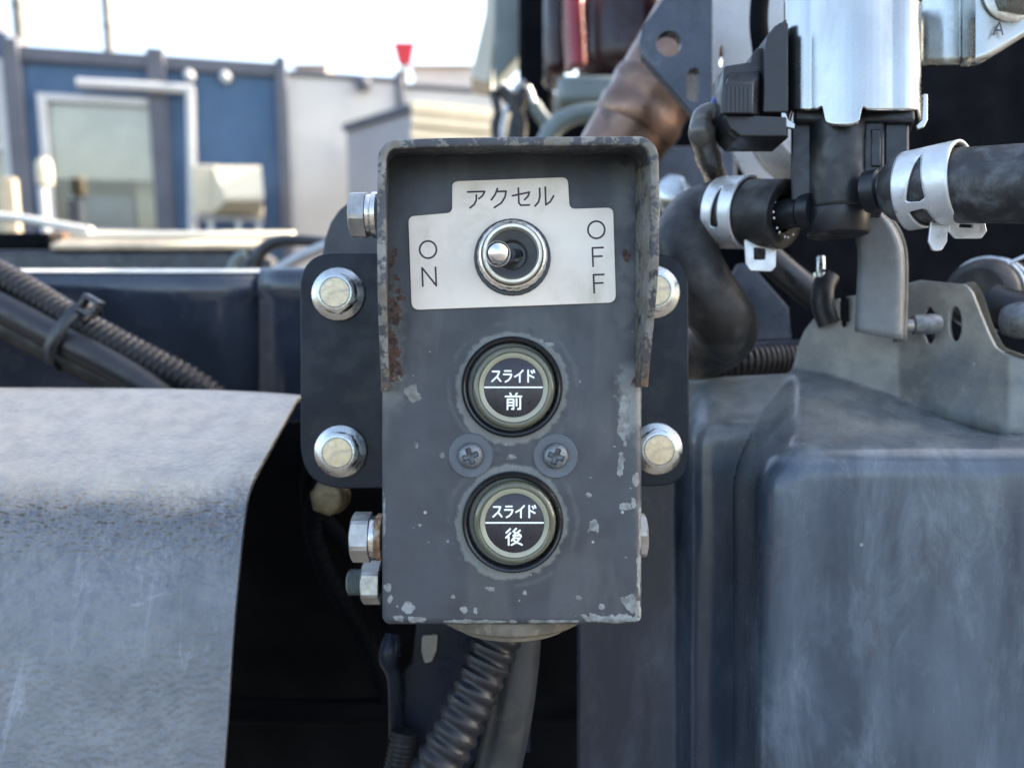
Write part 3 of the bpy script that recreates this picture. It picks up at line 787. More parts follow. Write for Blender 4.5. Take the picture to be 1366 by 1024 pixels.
# --- hood
def hood():
    t = 2.25e-3
    dfr, dbk = 0.1925, 0.2112
    # front outer path (pixel at the rim) and matching back path, bottom left round to bottom right
    fp = [(510, 521), (506.5, 470), (504.5, 420), (503.5, 385), (503, 340), (503, 290), (503, 240), (503.2, 215)]
    for i in range(1, 9):
        a = math.pi / 2 * i / 8; fp.append((503.2 + 25 * (1 - math.cos(a)), 215 - 29 * math.sin(a) + 0))
    fp += [(600, 183.5), (683, 182.5), (770, 182), (852, 181.5)]
    for i in range(1, 9):
        a = math.pi / 2 * i / 8; fp.append((852 + 27.5 * math.sin(a), 181.5 + 30 * (1 - math.cos(a))))
    fp += [(880, 240), (880, 290), (880, 330), (880, 345), (877.5, 385), (873, 430), (868.5, 475), (865, 516)]
    bp = [(508, 521), (508, 470), (508, 420), (508, 385), (508, 340), (508, 290), (508, 240), (508, 223)]
    for i in range(1, 9):
        a = math.pi / 2 * i / 8; bp.append((508 + 22 * (1 - math.cos(a)), 223 - 24 * math.sin(a)))
    bp += [(600, 198), (683, 197), (765, 197), (832, 197)]
    for i in range(1, 9):
        a = math.pi / 2 * i / 8; bp.append((832 + 25 * math.sin(a), 197 + 26 * (1 - math.cos(a))))
    bp += [(857.5, 240), (857.5, 290), (857.5, 330), (857.5, 345), (857.5, 385), (857.5, 430), (857.5, 475), (857.5, 516)]
    n = len(fp)
    def dd(i):
        y = fp[i][1]
        lim = 345 if i > n / 2 else 385
        f = 0 if y < lim else (y - lim) / (520 - lim)
        return dfr + f * 0.0105
    # resample finely along the path so the wear has room
    idx = np.linspace(0, n - 1, n * 6)
    def lerp(arr, q):
        a = int(min(math.floor(q), n - 2)); b = q - a
        return tuple(arr[a][k] * (1 - b) + arr[a + 1][k] * b for k in range(2))
    ds = [dd(i) for i in range(n)]
    FO, BO = [], []
    for q in idx:
        a = int(min(math.floor(q), n - 2)); b = q - a
        d = ds[a] * (1 - b) + ds[a + 1] * b
        f_ = lerp(fp, q); b_ = lerp(bp, q)
        FO.append(L(f_[0], f_[1], d)); BO.append(L(b_[0], b_[1], dbk))
    m = len(FO)
    def inner(P, i):
        a, b = P[max(0, i - 3)], P[min(m - 1, i + 3)]
        tt = (b - a); tt.y = 0; tt.normalize()
        return P[i] + Vector((tt.z, 0, -tt.x)) * t
    rows = []
    cv = []
    for i in range(m):
        fo, bo = FO[i], BO[i]
        fi, bi = inner(FO, i), inner(BO, i)
        g = 0.0006
        dv = (bo - fo).normalized(); di = (bi - fi).normalized(); nn = (fi - fo).normalized()
        ringp = [bo] + [fo + (bo - fo) * u for u in (0.7, .4, .15)] + [fo + dv * g, fo + dv * g * .3 + nn * g * .3, fo + nn * g] + [fo + (fi - fo) * .5] + [fi - nn * g, fi + di * g * .3 - nn * g * .3, fi + di * g] + [fi + (bi - fi) * u for u in (.15, .4, .7)] + [bi]
        rows.append(ringp)
    mb = MB(); mb.grid(rows)
    nc = len(rows[0])
    mb.f.append(tuple(range(nc))); mb.f.append(tuple((m - 1) * nc + k for k in range(nc - 1, -1, -1)))
    chip, rust = [], []
    for i in range(m):
        q = i / (m - 1)
        for k in range(nc):
            rim = 1.0 if 4 <= k <= 10 else 0.0
            c = 0.50 if rim else (0.10 if k < 4 else 0.30)
            if q > .78 and k > 9: c = 0.62
            chip.append(c)
            rr = 0.0
            if q < .16: rr = 0.50 * (1 - q / .16) + (.15 if k > 9 else 0)
            if q < .30 and k > 9: rr = max(rr, .34)
            if q > .88: rr = max(rr, 0.62 * (q - .88) / .12)
            rust.append(rr)
    return mb, {'chip': chip, 'rust': rust}
mb, at = hood()
hd = build(mb, 'hood', M_hood, box, attrs=at, smooth=40)

# --- lettering from strokes
GL = {
 'ア': [[(.06, .12), (.93, .12), (.82, .34), (.62, .5)], [(.5, .3), (.48, .58), (.37, .8), (.15, .97)]],
 'ク': [[(.42, .02), (.29, .3), (.05, .58)], [(.38, .17), (.92, .17), (.84, .47), (.62, .76), (.2, .98)]],
 'セ': [[(.03, .42), (.95, .27), (.87, .47), (.68, .64)], [(.36, .05), (.36, .80), (.46, .92), (.92, .92)]],
 'ル': [[(.28, .1), (.28, .5), (.2, .78), (.02, .97)], [(.57, .05), (.57, .93), (.8, .78), (.98, .5)]],
 'ス': [[(.12, .12), (.80, .12), (.62, .5), (.06, .93)], [(.56, .55), (.93, .92)]],
 'ラ': [[(.2, .08), (.82, .08)], [(.1, .36), (.88, .36), (.80, .62), (.56, .85), (.28, .97)]],
 'イ': [[(.9, .03), (.55, .33), (.08, .55)], [(.58, .34), (.58, .98)]],
 'ド': [[(.28, .02), (.28, .98)], [(.28, .38), (.84, .62)], [(.60, .08), (.70, .25)], [(.82, .02), (.92, .19)]],
 '前': [[(.30, .02), (.37, .15)], [(.70, .02), (.62, .15)], [(.03, .21), (.97, .21)], [(.14, .98), (.15, .38), (.50, .38), (.50, .95), (.40, .95)], [(.15, .56), (.50, .56)], [(.15, .74), (.50, .74)], [(.68, .36), (.68, .76)], [(.90, .32), (.90, .95), (.76, .95)]],
 '後': [[(.28, .03), (.05, .25)], [(.30, .27), (.03, .55)], [(.19, .45), (.19, .98)], [(.64, .01), (.46, .18), (.64, .29)], [(.86, .12), (.46, .43), (.90, .40)], [(.78, .31), (.93, .48)], [(.55, .48), (.37, .72)], [(.52, .58), (.86, .58), (.66, .82), (.36, .98)], [(.46, .68), (.66, .82), (.98, .97)]],
 'N': [[(.06, 1), (.06, 0), (.94, 1), (.94, 0)]],
 'F': [[(.06, 1), (.06, 0), (.98, 0)], [(.06, .47), (.86, .47)]],
 'A': [[(.0, 1), (.12, .65), (.5, 0), (.86, .95)], [(.2, .62), (.7, .62)]],
}
GL['O'] = [[(.5 + .5 * math.cos(t), .5 + .5 * math.sin(t)) for t in [2 * math.pi * i / 28 for i in range(29)]]]
def letter(ch, x, y, w, h, d, width, m, parent, rot=0.0, flat=.18, name='letter', dfun=None):
    mb = MB(); ca, sa = math.cos(rot), math.sin(rot)
    cx, cy = x + w / 2, y + h / 2
    for st in GL[ch]:
        pts = []
        for (u, v) in st:
            X, Y = (u - .5) * w, (v - .5) * h
            X, Y = X * ca - Y * sa + cx, X * sa + Y * ca + cy
            pts.append(L(X, Y, d if dfun is None else dfun(X, Y)))
        q = width / 2 * K(d)
        if ch == 'O':
            mb.sweep(pts, q, 8, flat=TOCAM, flat_k=flat)
            continue
        # round the joints and both ends: a disc bead at every corner
        for a, b in zip(pts[:-1], pts[1:]):
            t = (b - a); ln = t.length; t.normalize()
            path = [a - t * q * .95, a - t * q * .75, a - t * q * .4, a, b, b + t * q * .4, b + t * q * .75, b + t * q * .95]
            rr = [.3, .66, .92, 1, 1, .92, .66, .3]
            it = iter(rr)
            mb.sweep(path, lambda s, r_=rr, n_=len(path): q * r_[int(round(s * (n_ - 1)))], 8, flat=TOCAM, flat_k=flat)
    return build(mb, name, m, parent, smooth=60)
# --- switch plate
DP = DF - 0.0006
so = [(549, 413.5), (544.4, 288.6), (603, 283.6), (603, 241.8), (757.6, 236.2), (760, 278.6), (818.2, 276.6), (822, 403.5)]
so_r = round_poly(so, [11, 9, 8, 9, 9, 8, 9, 11])
sw = plate('switch_plate', so_r, DP, 0.0006, M_plate, box, holes=[ell(683.5, 343.5, 51)], bevel=0.00012)
sw['label'] = 'silver switch plate lettered ON, OFF and accelerator'
DL = DP - 0.00002
z1 = lambda x, y: (520 + x / 4.018, 210 + y / 4.018)
for ch, bx in (('ア', (413, 172, 517, 272)), ('ク', (540, 165, 632, 270)), ('セ', (655, 160, 754, 265)), ('ル', (775, 155, 880, 262))):
    a, b = z1(bx[0], bx[1]), z1(bx[2], bx[3])
    letter(ch, a[0], a[1], b[0] - a[0], b[1] - a[1], DL, 2.5, M_ink, sw, rot=-0.035)
for ch, bx in (('O', (160, 448, 250, 540)), ('N', (170, 590, 252, 688)), ('O', (1062, 342, 1152, 434)), ('F', (1084, 484, 1146, 582)), ('F', (1090, 628, 1150, 724))):
    a, b = z1(bx[0], bx[1]), z1(bx[2], bx[3])
    letter(ch, a[0], a[1], b[0] - a[0], b[1] - a[1], DL, 2.5, M_ink, sw, rot=-0.04)
# --- toggle switch
k = K(DF)
tc = L(683.5, 343.5, DF)
mb = MB()
n_k = 72
vs = []
prof = [(49.5, 0.0), (50.5, .0006), (50.5, .0014)]
mb.lathe([(r_ * k, h) for r_, h in prof] + [(30 * k, .0014)], tc + Vector((0, -.0001, 0)), TOCAM, 56)
tg = build(mb, 'toggle_switch', M_gloss_black, box)
# knurled nut ring
mb = MB(); seg = 96
pr = [(46.5, .0), (47, .0012), (46, .0026), (44.2, .0034), (41.8, .0036), (41, .0034)]
vs, fs = [], []
tcn = tc + Vector((0, -.0016, 0))
for (r_, h) in pr:
    for i in range(seg):
        t = 2 * math.pi * i / seg
        rr = r_ * K(.2065) * (1 + (0.012 if (i // 2) % 2 and r_ > 45 else 0))
        vs.append(tcn + Vector((rr * math.cos(t), -h, rr * math.sin(t))))
for j in range(len(pr) - 1):
    for i in range(seg):
        fs.append((j * seg + i, j * seg + (i + 1) % seg, (j + 1) * seg + (i + 1) % seg, (j + 1) * seg + i))
mb.add(vs, fs)
build(mb, 'ring_nut', M_nickel, tg, smooth=30)
mb = MB(); kk = K(.203)
mb.lathe([(40.5 * kk, .0), (40.5 * kk, .0052), (39 * kk, .0058), (35.5 * kk, .0058), (33.5 * kk, .0050), (33 * kk, .002)], tc + Vector((0, -.0013, 0)), TOCAM, 64, capped=False)
build(mb, 'bushing', M_cream_metal, tg)
mb = MB()
mb.lathe([(33.3 * kk, .0035), (30 * kk, .0036), (21 * kk, .0024), (18 * kk, .0008)], tc + Vector((0, -.0016, 0)), TOCAM, 48, capped=False)
build(mb, 'boot', M_grey_plastic, tg)
mb = MB(); mb.lathe([(20 * kk, 0), (20 * kk, .0008), (4 * kk, .0007)], tc + Vector((0, -.0015, 0)), TOCAM, 32)
build(mb, 'socket', M_gloss_black, tg)
base = L(689, 340, .2075); tip = L(664.5, 338.5, .1905)
mb = MB(); ax = (tip - base).normalized(); ln = (tip - base).length
R_ = 17.0 * K(.1905)
pr = [(9.5 * kk, 0), (9.2 * kk, ln * .3), (10.5 * kk, ln * .45), (12.5 * kk, ln * .70)]
a0 = math.asin(12.7 * kk / R_)
for i in range(0, 13):
    a = math.pi - (math.pi - a0) * 0 - (math.pi - 0.001 - 0) * 0
for i in range(0, 15):
    th = (math.pi - 0.85) * (1 - i / 14) + 0.02
    pr.append((R_ * math.sin(th), ln + R_ * math.cos(th)))
mb.lathe(pr, base, ax, 40)
build(mb, 'lever', M_chrome, tg, smooth=60)
# --- push buttons
def button(bx, by, cx, cy, kanji, dx):
    c = L(bx, by, DF); cc = L(cx, cy, DF - .004)
    mb = MB()
    mb.lathe([(67 * k, -.0002), (67.5 * k, .0012), (66.2 * k, .0024), (63.5 * k, .0031), (60.5 * k, .0029), (58.5 * k, .0018), (57.5 * k, -.0005)], c, TOCAM, 72, capped=False)
    b = build(mb, 'push_button', M_gloss_black, box, smooth=60)
    mb = MB(); mb.lathe([(58 * k, -.0005), (40 * k, -.0004)], c, TOCAM, 48)
    build(mb, 'well', M_gloss_black, b)
    q = K(DF - .004)
    c2 = Vector((cc.x, DF, cc.z))
    mb = MB()   # translucent collar
    mb.lathe([(55.5 * q, .0002), (55.8 * q, .0026), (54.5 * q, .0036), (51.5 * q, .0042), (47.5 * q, .0042), (46.5 * q, .0040)], c2, TOCAM, 72, capped=False)
    build(mb, 'lens_collar', M_lens, b, smooth=60)
    mb = MB()
    mb.lathe([(47 * q, .0006), (46.6 * q, .0040), (45.6 * q, .0043), (40.2 * q, .0042), (39.4 * q, .0040), (39.3 * q, .0010)], c2, TOCAM, 72, capped=False)
    build(mb, 'light_ring', M_ring, b, smooth=60)
    mb = MB(); mb.lathe([(39.4 * q, .0010), (39.4 * q, .00395), (38.2 * q, .0041), (10 * q, .00415)], c2, TOCAM, 64)
    build(mb, 'label_disc', M_label_black, b, smooth=50)
    d = DF - .00418
    for i, ch in enumerate('スライド'):
        letter(ch, cx - 29.5 + i * 15.1, cy - 23.6, 13.2, 16.2, d, 2.4, M_white_ink, b, flat=.12)
    mb = MB(); y = cy - 0.6
    mb.hexa([L(cx - 39, y + 1.1, d), L(cx + 39, y + 1.1, d), L(cx + 39, y + 1.1, d + .0001), L(cx - 39, y + 1.1, d + .0001), L(cx - 39, y - 1.0, d), L(cx + 39, y - 1.0, d), L(cx + 39, y - 1.0, d + .0001), L(cx - 39, y - 1.0, d + .0001)])
    build(mb, 'divider_line', M_white_ink, b)
    letter(kanji, cx - 11.2 + dx, cy + 7.0, 22.4, 22.4, d, 2.5, M_white_ink, b, flat=.12, name='letter')
    return b
b1 = button(683, 516, 685, 517, '前', 0); b1['label'] = 'upper push button marked slide forward'
b2 = button(684, 695, 686.5, 697.5, '後', -1); b2['label'] = 'lower push button marked slide back'
# --- cross head screws on clear washers
for (sx_, sy_, rot) in ((628, 607, .35), (741, 607.5, -.3)):
    c = L(sx_, sy_, DF)
    mb = MB()
    R1 = 17 * k; hh = .0027
    # pan head with a cross recess: angular grid, recess pulled in
    seg, nr = 64, 12
    vs = [c + Vector((0, -.0006 - hh + .0024, 0))]; fs = []
    for j in range(1, nr + 1):
        f = j / nr
        for i in range(seg):
            t = 2 * math.pi * i / seg
            x, z = R1 * f * math.cos(t), R1 * f * math.sin(t)
            h = hh * math.sqrt(max(0, 1 - (f ** 2.6) * .92))
            u = x * math.cos(rot) + z * math.sin(rot); v = -x * math.sin(rot) + z * math.cos(rot)
            arm = R1 * .19
            inside = (abs(u) < arm and abs(v) < R1 * .60) or (abs(v) < arm and abs(u) < R1 * .60)
            if inside: h -= .0024 * (1 - .35 * f / .6)
            vs.append(c + Vector((x, -.0006 - h, z)))
    for i in range(seg):
        fs.append((0, 1 + i, 1 + (i + 1) % seg))
        for j in range(nr - 1):
            a = 1 + j * seg
            fs.append((a + i, a + seg + i, a + seg + (i + 1) % seg, a + (i + 1) % seg))
    mb.add(vs, fs)
    mb.lathe([(R1, 0.0), (R1, .0007 + hh * .2)], c + Vector((0, -.0003, 0)), TOCAM, 64, capped=False)
    s_ = build(mb, 'screw', M_screw, box, smooth=45)
    mb = MB(); mb.lathe([(30 * k, .0001), (30 * k, .0006), (28.5 * k, .0011), (20 * k, .0010), (14 * k, .0008)], c, TOCAM, 48)
    build(mb, 'washer', M_washer, s_)
# --- bolts
def hexhead(mb, c, ax, af, h, rot=0.0, chamfer=True, ref=None):
    """hexagon head: af across flats, chamfered far end"""
    c = Vector(c); ax = Vector(ax).normalized()
    r = Vector(ref) if ref else (Vector((0, 0, 1)) if abs(ax.z) < .9 else Vector((1, 0, 0)))
    u = (r - ax * r.dot(ax)).normalized(); w = ax.cross(u)
    R_ = af / math.sqrt(3); seg = 36
    vs, fs = [], []
    def rad_(t):
        a = (t - rot) % (math.pi / 3) - math.pi / 6
        return af / 2 / math.cos(a)
    levels = []
    for lev in range(5):
        for i in range(seg):
            t = 2 * math.pi * i / seg
            q = rad_(t)
            if lev == 0: hh_, qq = 0, q
            elif lev == 1: hh_, qq = h - max(0.0, (q - af / 2 * .97)) * .58 - .0002, q
            elif lev == 2: hh_, qq = h - .0001, af / 2 * .915
            elif lev == 3: hh_, qq = h, af / 2 * .86
            else: hh_, qq = h, af / 2 * .3
            vs.append(c + ax * hh_ + (u * math.cos(t) + w * math.sin(t)) * qq)
    for j in range(4):
        for i in range(seg):
            fs.append((j * seg + i, j * seg + (i + 1) % seg, (j + 1) * seg + (i + 1) % seg, (j + 1) * seg + i))
    fs.append(tuple(range(seg - 1, -1, -1))); fs.append(tuple(4 * seg + i for i in range(seg)))
    mb.add(vs, fs)
def side_bolt(px_out, px_in, py, d, af_px, sgn, parent, rusty=False, washer_px=9):
    q = K(d)
    a = L(px_in, py, d)
    wt = washer_px * q
    ax = Vector((sgn, 0, 0))
    mb = MB(); hexhead(mb, a + ax * wt, ax, af_px * q, abs(px_out - px_in) * q - wt, rot=.25)
    b = build(mb, 'bolt', M_zinc_dull, parent, smooth=25)
    mb = MB(); mb.lathe([(af_px * q * .50, .0), (af_px * q * .52, .0002), (af_px * q * .52, wt * .45), (af_px * q * .50, wt * .5)], a, ax, 40)
    build(mb, 'washer', M_rustwasher if rusty else M_nickel, b)
    mb = MB(); mb.lathe([(af_px * q * .46, wt * .52), (af_px * q * .47, wt * .6), (af_px * q * .47, wt * .95), (af_px * q * .46, wt)], a, ax, 40)
    build(mb, 'spring_washer', M_nickel, b)
    return b
side_bolt(468, 505, 287, .2300, 58, -1, box, washer_px=15)
side_bolt(470, 512, 716, .2300, 60, -1, box, rusty=True, washer_px=17)
side_bolt(876, 846, 287, .2380, 56, 1, box)
side_bolt(861.5, 838, 714, .2300, 56, 1, box)
# nut with a thread end, lower left of the box
mb = MB(); q = K(.249); c = L(508, 776, .249)
hexhead(mb, c, (-1, 0, 0), 52 * q, 24 * q, rot=.1)
nt = build(mb, 'nut', M_zinc_dull, box, smooth=25)
mb = MB(); p = [(16 * q, 0)]
for i in range(9): p += [(17.5 * q, (20 + i * 2.6) * q), (15.5 * q, (21.3 + i * 2.6) * q)]
mb.lathe(p + [(12 * q, 44.5 * q)], c, (-1, 0, 0), 32); build(mb, 'thread', M_greygreen, nt, smooth=50)
# cable gland below the box
mb = MB()
zb = L(0, 835.2, DF).z
gc = Vector((L(683, 0, .234).x, .2345, zb - .0001))
mb.lathe([(.0100, 0), (.0222, 0), (.0226, -.0008), (.0222, -.0034), (.0206, -.0042), (.0204, -.0045), (.0170, -.0048), (.0168, -.0066), (.0160, -.0070), (.0090, -.0071)][::-1], gc, (0, 0, 1), 72)
build(mb, 'cable_gland', M_gland, box, smooth=40)

# ================================================================== mounting plate with flange bolts
DB = 0.2565
brk = thing('mounting_plate', 'black rounded mounting plate bolted behind the control box', 'bracket', L(660, 650, DB))
o = round_poly([(400, 337), (918, 338), (920, 648), (401, 652)], [48, 48, 44, 60], 10)
plate('plate', o, DB, .0045, M_bracket, brk, bevel=.0005, holes=[])
q = K(DB)
for i, (bx, by, r_, rot) in enumerate(((451.8, 392.6, 36, .15), (455, 601.5, 35.5, .4), (870.5, 390, 36, .3), (875, 598, 35, .1))):
    c = L(bx, by, DB)
    mb = MB()
    mb.lathe([(r_ * q, 0), (r_ * q, .0006), (r_ * .97 * q, .0012), (r_ * .80 * q, .0020), (r_ * .74 * q, .0022)], c, TOCAM, 56, capped=False)
    hexhead(mb, c + TOCAM * .0012, TOCAM, 50 * q, .0048, rot=rot)
    mb.lathe([(20.5 * q, .0062), (19.5 * q, .0066), (18.4 * q, .0060)], c + TOCAM * -.0003, TOCAM, 40, capped=False)
    b = build(mb, 'flange_bolt', M_zinc, brk, smooth=30)
    mb = MB(); mb.lathe([(19.5 * q, .0056), (18.6 * q, .00605), (15 * q, .0061), (5 * q, .00612)], c, TOCAM, 40)
    build(mb, 'head_dish', M_yellow, b, smooth=60)

# small bolt under the plate's lower left corner
mb = MB(); c = L(443, 660, .285); hexhead(mb, c + TOCAM * .003, TOCAM, 40 * K(.285), .006, rot=.2)
mb.lathe([(25 * K(.285), 0), (25 * K(.285), .0012), (20 * K(.285), .0032)], c, TOCAM, 32)
sb = build(mb, 'flange_bolt', M_bronze, smooth=30)
tag(sb, 'small dull bronze bolt head just under the lower left corner of the mounting plate', 'bolt')
# arch plate behind
o = [(428, 420), (429, 345), (433, 318), (441, 296), (452, 280), (467, 268), (487, 260), (540, 256), (700, 256), (700, 420)]
ar = plate('arched_bracket', [Vector(p) for p in o], .300, .006, M_chassis, bevel=.0006)
tag(ar, 'black arched bracket plate rising behind the upper left bolt of the mounting plate', 'bracket')
# lower dark bracket with a bent ear
lb = thing('lower_bracket', 'dark dusty bracket plate hanging below the box behind the conduit', 'bracket', L(620, 1005, .272))
o = [(533, 1030), (533, 910), (541, 893), (549, 884), (552, 858), (560, 800), (706, 800), (708, 1003), (640, 1005), (620, 1030)]
plate('plate', [Vector(p) for p in o], .272, .004, M_bracket, lb, bevel=.0004)
mb = MB(); mb.sweep(catmull([L(524, 845, .268), L(519, 880, .266), L(527, 915, .268), L(528, 1030, .274)], 6), lambda s: (10 + 5 * math.sin(math.pi * min(1, s * 2.2))) * K(.268), 14)
build(mb, 'bent_ear', M_bracket, lb)
g = M_rustwasher
o = round_poly([(563, 848), (584, 846), (582, 868), (576, 882), (566, 885), (562, 868)], 4)
plate('rusty_tab', o, .2705, .0015, M_cutedge, lb, bevel=.0003)

# conduits below the box
def corrugated(path, r, pitch, depth, duty=.55):
    """ribbed conduit mesh along a path"""
    pts = resample(catmull(path, 24), pitch / 6)
    cyc = [0, .15, 1, 1, .9, .1]
    mb = MB(); n = len(pts)
    mb.sweep(pts, lambda s: r - depth + depth * cyc[int(round(s * (n - 1))) % 6], 22)
    return mb
cd = build(corrugated([L(668, 840, .236), L(652, 880, .234), L(630, 930, .231), L(603, 985, .228), L(575, 1040, .226), L(535, 1130, .228), L(470, 1300, .245), L(400, 1500, .30)], 32.5 * K(.231), 19.0 * K(.231), .0010), 'corrugated_conduit', M_conduit_dusty, smooth=50)
tag(cd, 'dusty ribbed conduit leaving the gland under the control box', 'conduit')
mb = MB(); mb.sweep(catmull([L(693, 840, .242), L(690, 880, .243), L(682, 940, .244), L(670, 1000, .245), L(650, 1080, .246), L(610, 1250, .26), L(560, 1450, .30)], 8), lambda s: (29 + 4 * s) * K(.243), 24)
tag(build(mb, 'smooth_tube', M_smoothtube), 'smooth grey vinyl tube hanging beside the dusty ribbed conduit', 'tube')
tag(build(corrugated([L(540, 975, .264), L(534, 1005, .263), L(520, 1080, .262)], 19 * K(.262), 6 * K(.262), .0004), 'corrugated_conduit', M_conduit, smooth=50), 'thin ribbed conduit at the foot of the dark lower bracket', 'conduit')

# ================================================================== left: frame rails, fender, conduits
XR = -1.6
def rail_px(y, d): return L(0, y, d).z
# near rail: channel with rolled upper corner
dR = 0.42
zt = L(0, 358, dR).z
x_r = L(357, 0, dR).x
prof = [(dR + .07, zt + .0015), (dR + .009, zt)]
for i in range(1, 8):
    a = math.pi / 2 * i / 7
    prof.append((dR + .009 - .009 * math.sin(a), zt - .009 * (1 - math.cos(a))))
prof += [(dR - .0005, zt - .014), (dR + .002, zt - .018), (dR + .002, zt - .30)]
nr_ = thing('frame_rail', 'glossy black chassis rail with a sunlit top edge behind the grey fender', 'chassis rail', Vector((x_r - .4, dR, zt - .3)))
mb = MB(); mb.grid([[(XR + (x_r - XR) * j / 30, y, z + (XR * 0)) for j in range(31)] for (y, z) in prof])
build(mb, 'channel', M_rail, nr_, smooth=50, solid=.006, soloff=-1)
M_glint = mat('painted_edge_glint', (0.62, 0.60, 0.55), 0.45, 0.3, 0.15, 60, 0.1, 500, dirt=(0.35, 0.33, 0.30), dirt_amt=(0.5, 0.95), dscale=50)  # pale colour stands in for the sky glint along the bend
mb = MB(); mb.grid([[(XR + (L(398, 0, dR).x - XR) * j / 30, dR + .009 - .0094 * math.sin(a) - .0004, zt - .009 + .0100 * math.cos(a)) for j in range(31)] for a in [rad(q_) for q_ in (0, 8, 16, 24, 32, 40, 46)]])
build(mb, 'edge_glint', M_glint, nr_, smooth=60, solid=.0003, soloff=-1)
xe = L(425, 0, dR).x
mb = MB(); mb.grid([[(x_r - .004 + (xe + .09 - x_r) * j / 8, y - .0035, z + .0012) for j in range(9)] for (y, z) in prof])
build(mb, 'splice_plate', M_rail, nr_, smooth=50, solid=.003, soloff=-1)
# far rail, plank, strap, clamp
dQ = 0.95
fr = thing('frame_rail', 'dull black far chassis rail carrying the sunbleached plank', 'chassis rail', L(150, 400, dQ))
mb = MB(); mb.box(L(-700, 333, dQ), L(352, 420, dQ) + Vector((0, .06, 0))); build(mb, 'channel', M_chassis, fr, bevel=.006)
mb = MB(); mb.box(L(-700, 309, dQ + .05), L(66, 332.4, dQ + .05) + Vector((0, .05, 0))); build(mb, 'filler_block', M_dark, fr, bevel=.004)
def wedge(x0, x1, yf, yb, yt, d):
    global mb
    mb = MB(); e = Vector((0, .028, 0))
    up = lambda x: Vector((L(x, 0, d).x, d + .028, L(0, yt, d + .028).z))
    mb.hexa([L(x0, yb, d), L(x1, yb, d), L(x1, yb, d) + e, L(x0, yb, d) + e, L(x0, yf, d), L(x1, yf, d), up(x1), up(x0)])
pk = thing('deck_plank', 'sunbleached timber plank with a rusty end on the far rail', 'plank', L(210, 331, dQ))
wedge(67, 352, 326, 332, 318.5, dQ - .004); build(mb, 'plank', M_wood, pk, bevel=.001)
mb = MB(); mb.box(L(66, 308, dQ + .02), L(84, 318.4, dQ + .02) + Vector((0, .05, 0))); build(mb, 'rusty_end', M_rustwasher, pk, bevel=.002)
wedge(86, 386, 313, 318, 307.5, dQ + .034); build(mb, 'upper_batten', M_beige, pk, bevel=.001)
mb = MB(); mb.sweep(catmull([L(-60, 285, dQ + .06), L(22, 291, dQ + .06), L(70, 299, dQ + .05), L(122, 308, dQ + .045)], 10), 6 * K(dQ), 12)
tag(build(mb, 'tie_down_strap', M_rope), 'white braided strap lying across the end of the plank', 'strap')
hc = thing('deck_clamp', 'dark curved deck clamp with pale grey lever beside the far plank', 'clamp', L(365, 362, .70))
mb = MB(); mb.sweep(catmull([L(338, 352, .70), L(352, 332, .70), L(372, 322, .70), L(400, 321, .70), L(440, 324, .70)], 8), lambda s: (10 - 3 * s) * K(.7), 16)
build(mb, 'arm', M_chassis, hc)
mb = MB(); mb.box(L(326, 346, .70), L(362, 368, .70) + Vector((0, .02, 0))); build(mb, 'foot', M_chassis, hc, bevel=.002)
mb = MB(); mb.sweep([L(306, 366, .69), L(312, 350, .69), L(320, 341, .69), L(328, 340, .69)], 6 * K(.69), 12); build(mb, 'latch', M_greygreen, hc)
mb = MB(); mb.sweep([L(362, 366, .66), L(400, 343, .66), L(450, 322, .66)], 8 * K(.66), 12); build(mb, 'lever', M_palepanel, hc)

# fender
fx = L(335, 665, .25).x
def fender():
    # profile in the depth / height plane, with the pixel of the right hand edge
    edge = [(404, 527), (397, 531), (391, 541), (378, 565), (362, 594), (347, 622), (338, 640), (331, 662), (327, 688), (323, 720), (319, 760), (313, 820), (308, 880), (303, 950), (297, 1024), (289, 1130), (281, 1260), (275, 1420)]
    pts = []
    for (x, y) in edge:
        d = fx * F / (x - CX)
        pts.append(L(x, y, d))
    pts = catmull(pts, 8)
    nx = 170
    rows, du = [], []
    XL = -.62
    for p in pts:
        row = []
        for j in range(nx):
            t = j / (nx - 1)
            x = fx + (XL - fx) * (t ** 1.6)
            # slight sag of the back edge seen in the photo, small dents
            s = (fx - x)
            row.append((x, p.y + .0006 * math.sin(s * 60 + p.z * 40), p.z + .0035 * (1 - math.exp(-s * 30)) * max(0, (p.z + .055) / .055)))
        rows.append(row)
    R_ = np.array(rows)
    zz = R_[..., 2]
    nzv = fbm(R_[..., 0] * 60 + 50, R_[..., 1] * 60 + R_[..., 2] * 60, 21)
    dust_sheen = sstep(-.042, -.031, zz + (nzv - .5) * .010)  # top coloured paler down to the fold, as the sky lights it
    # cleaner band near the edge
    mb = MB(); mb.grid(rows)
    bend = np.exp(-((zz + .040) / .012) ** 2)
    return mb, {'dust_sheen': dust_sheen.ravel() * .9, 'bend': bend.ravel()}
fe = thing('fender', 'large grey textured fender with a top painted pale for sky light and clean cut edge', 'fender', Vector((fx - .2, .25, -.13)))
mb, at = fender()
build(mb, 'skin', M_fender, fe, attrs=at, smooth=180, solid=.0022, soloff=-1)
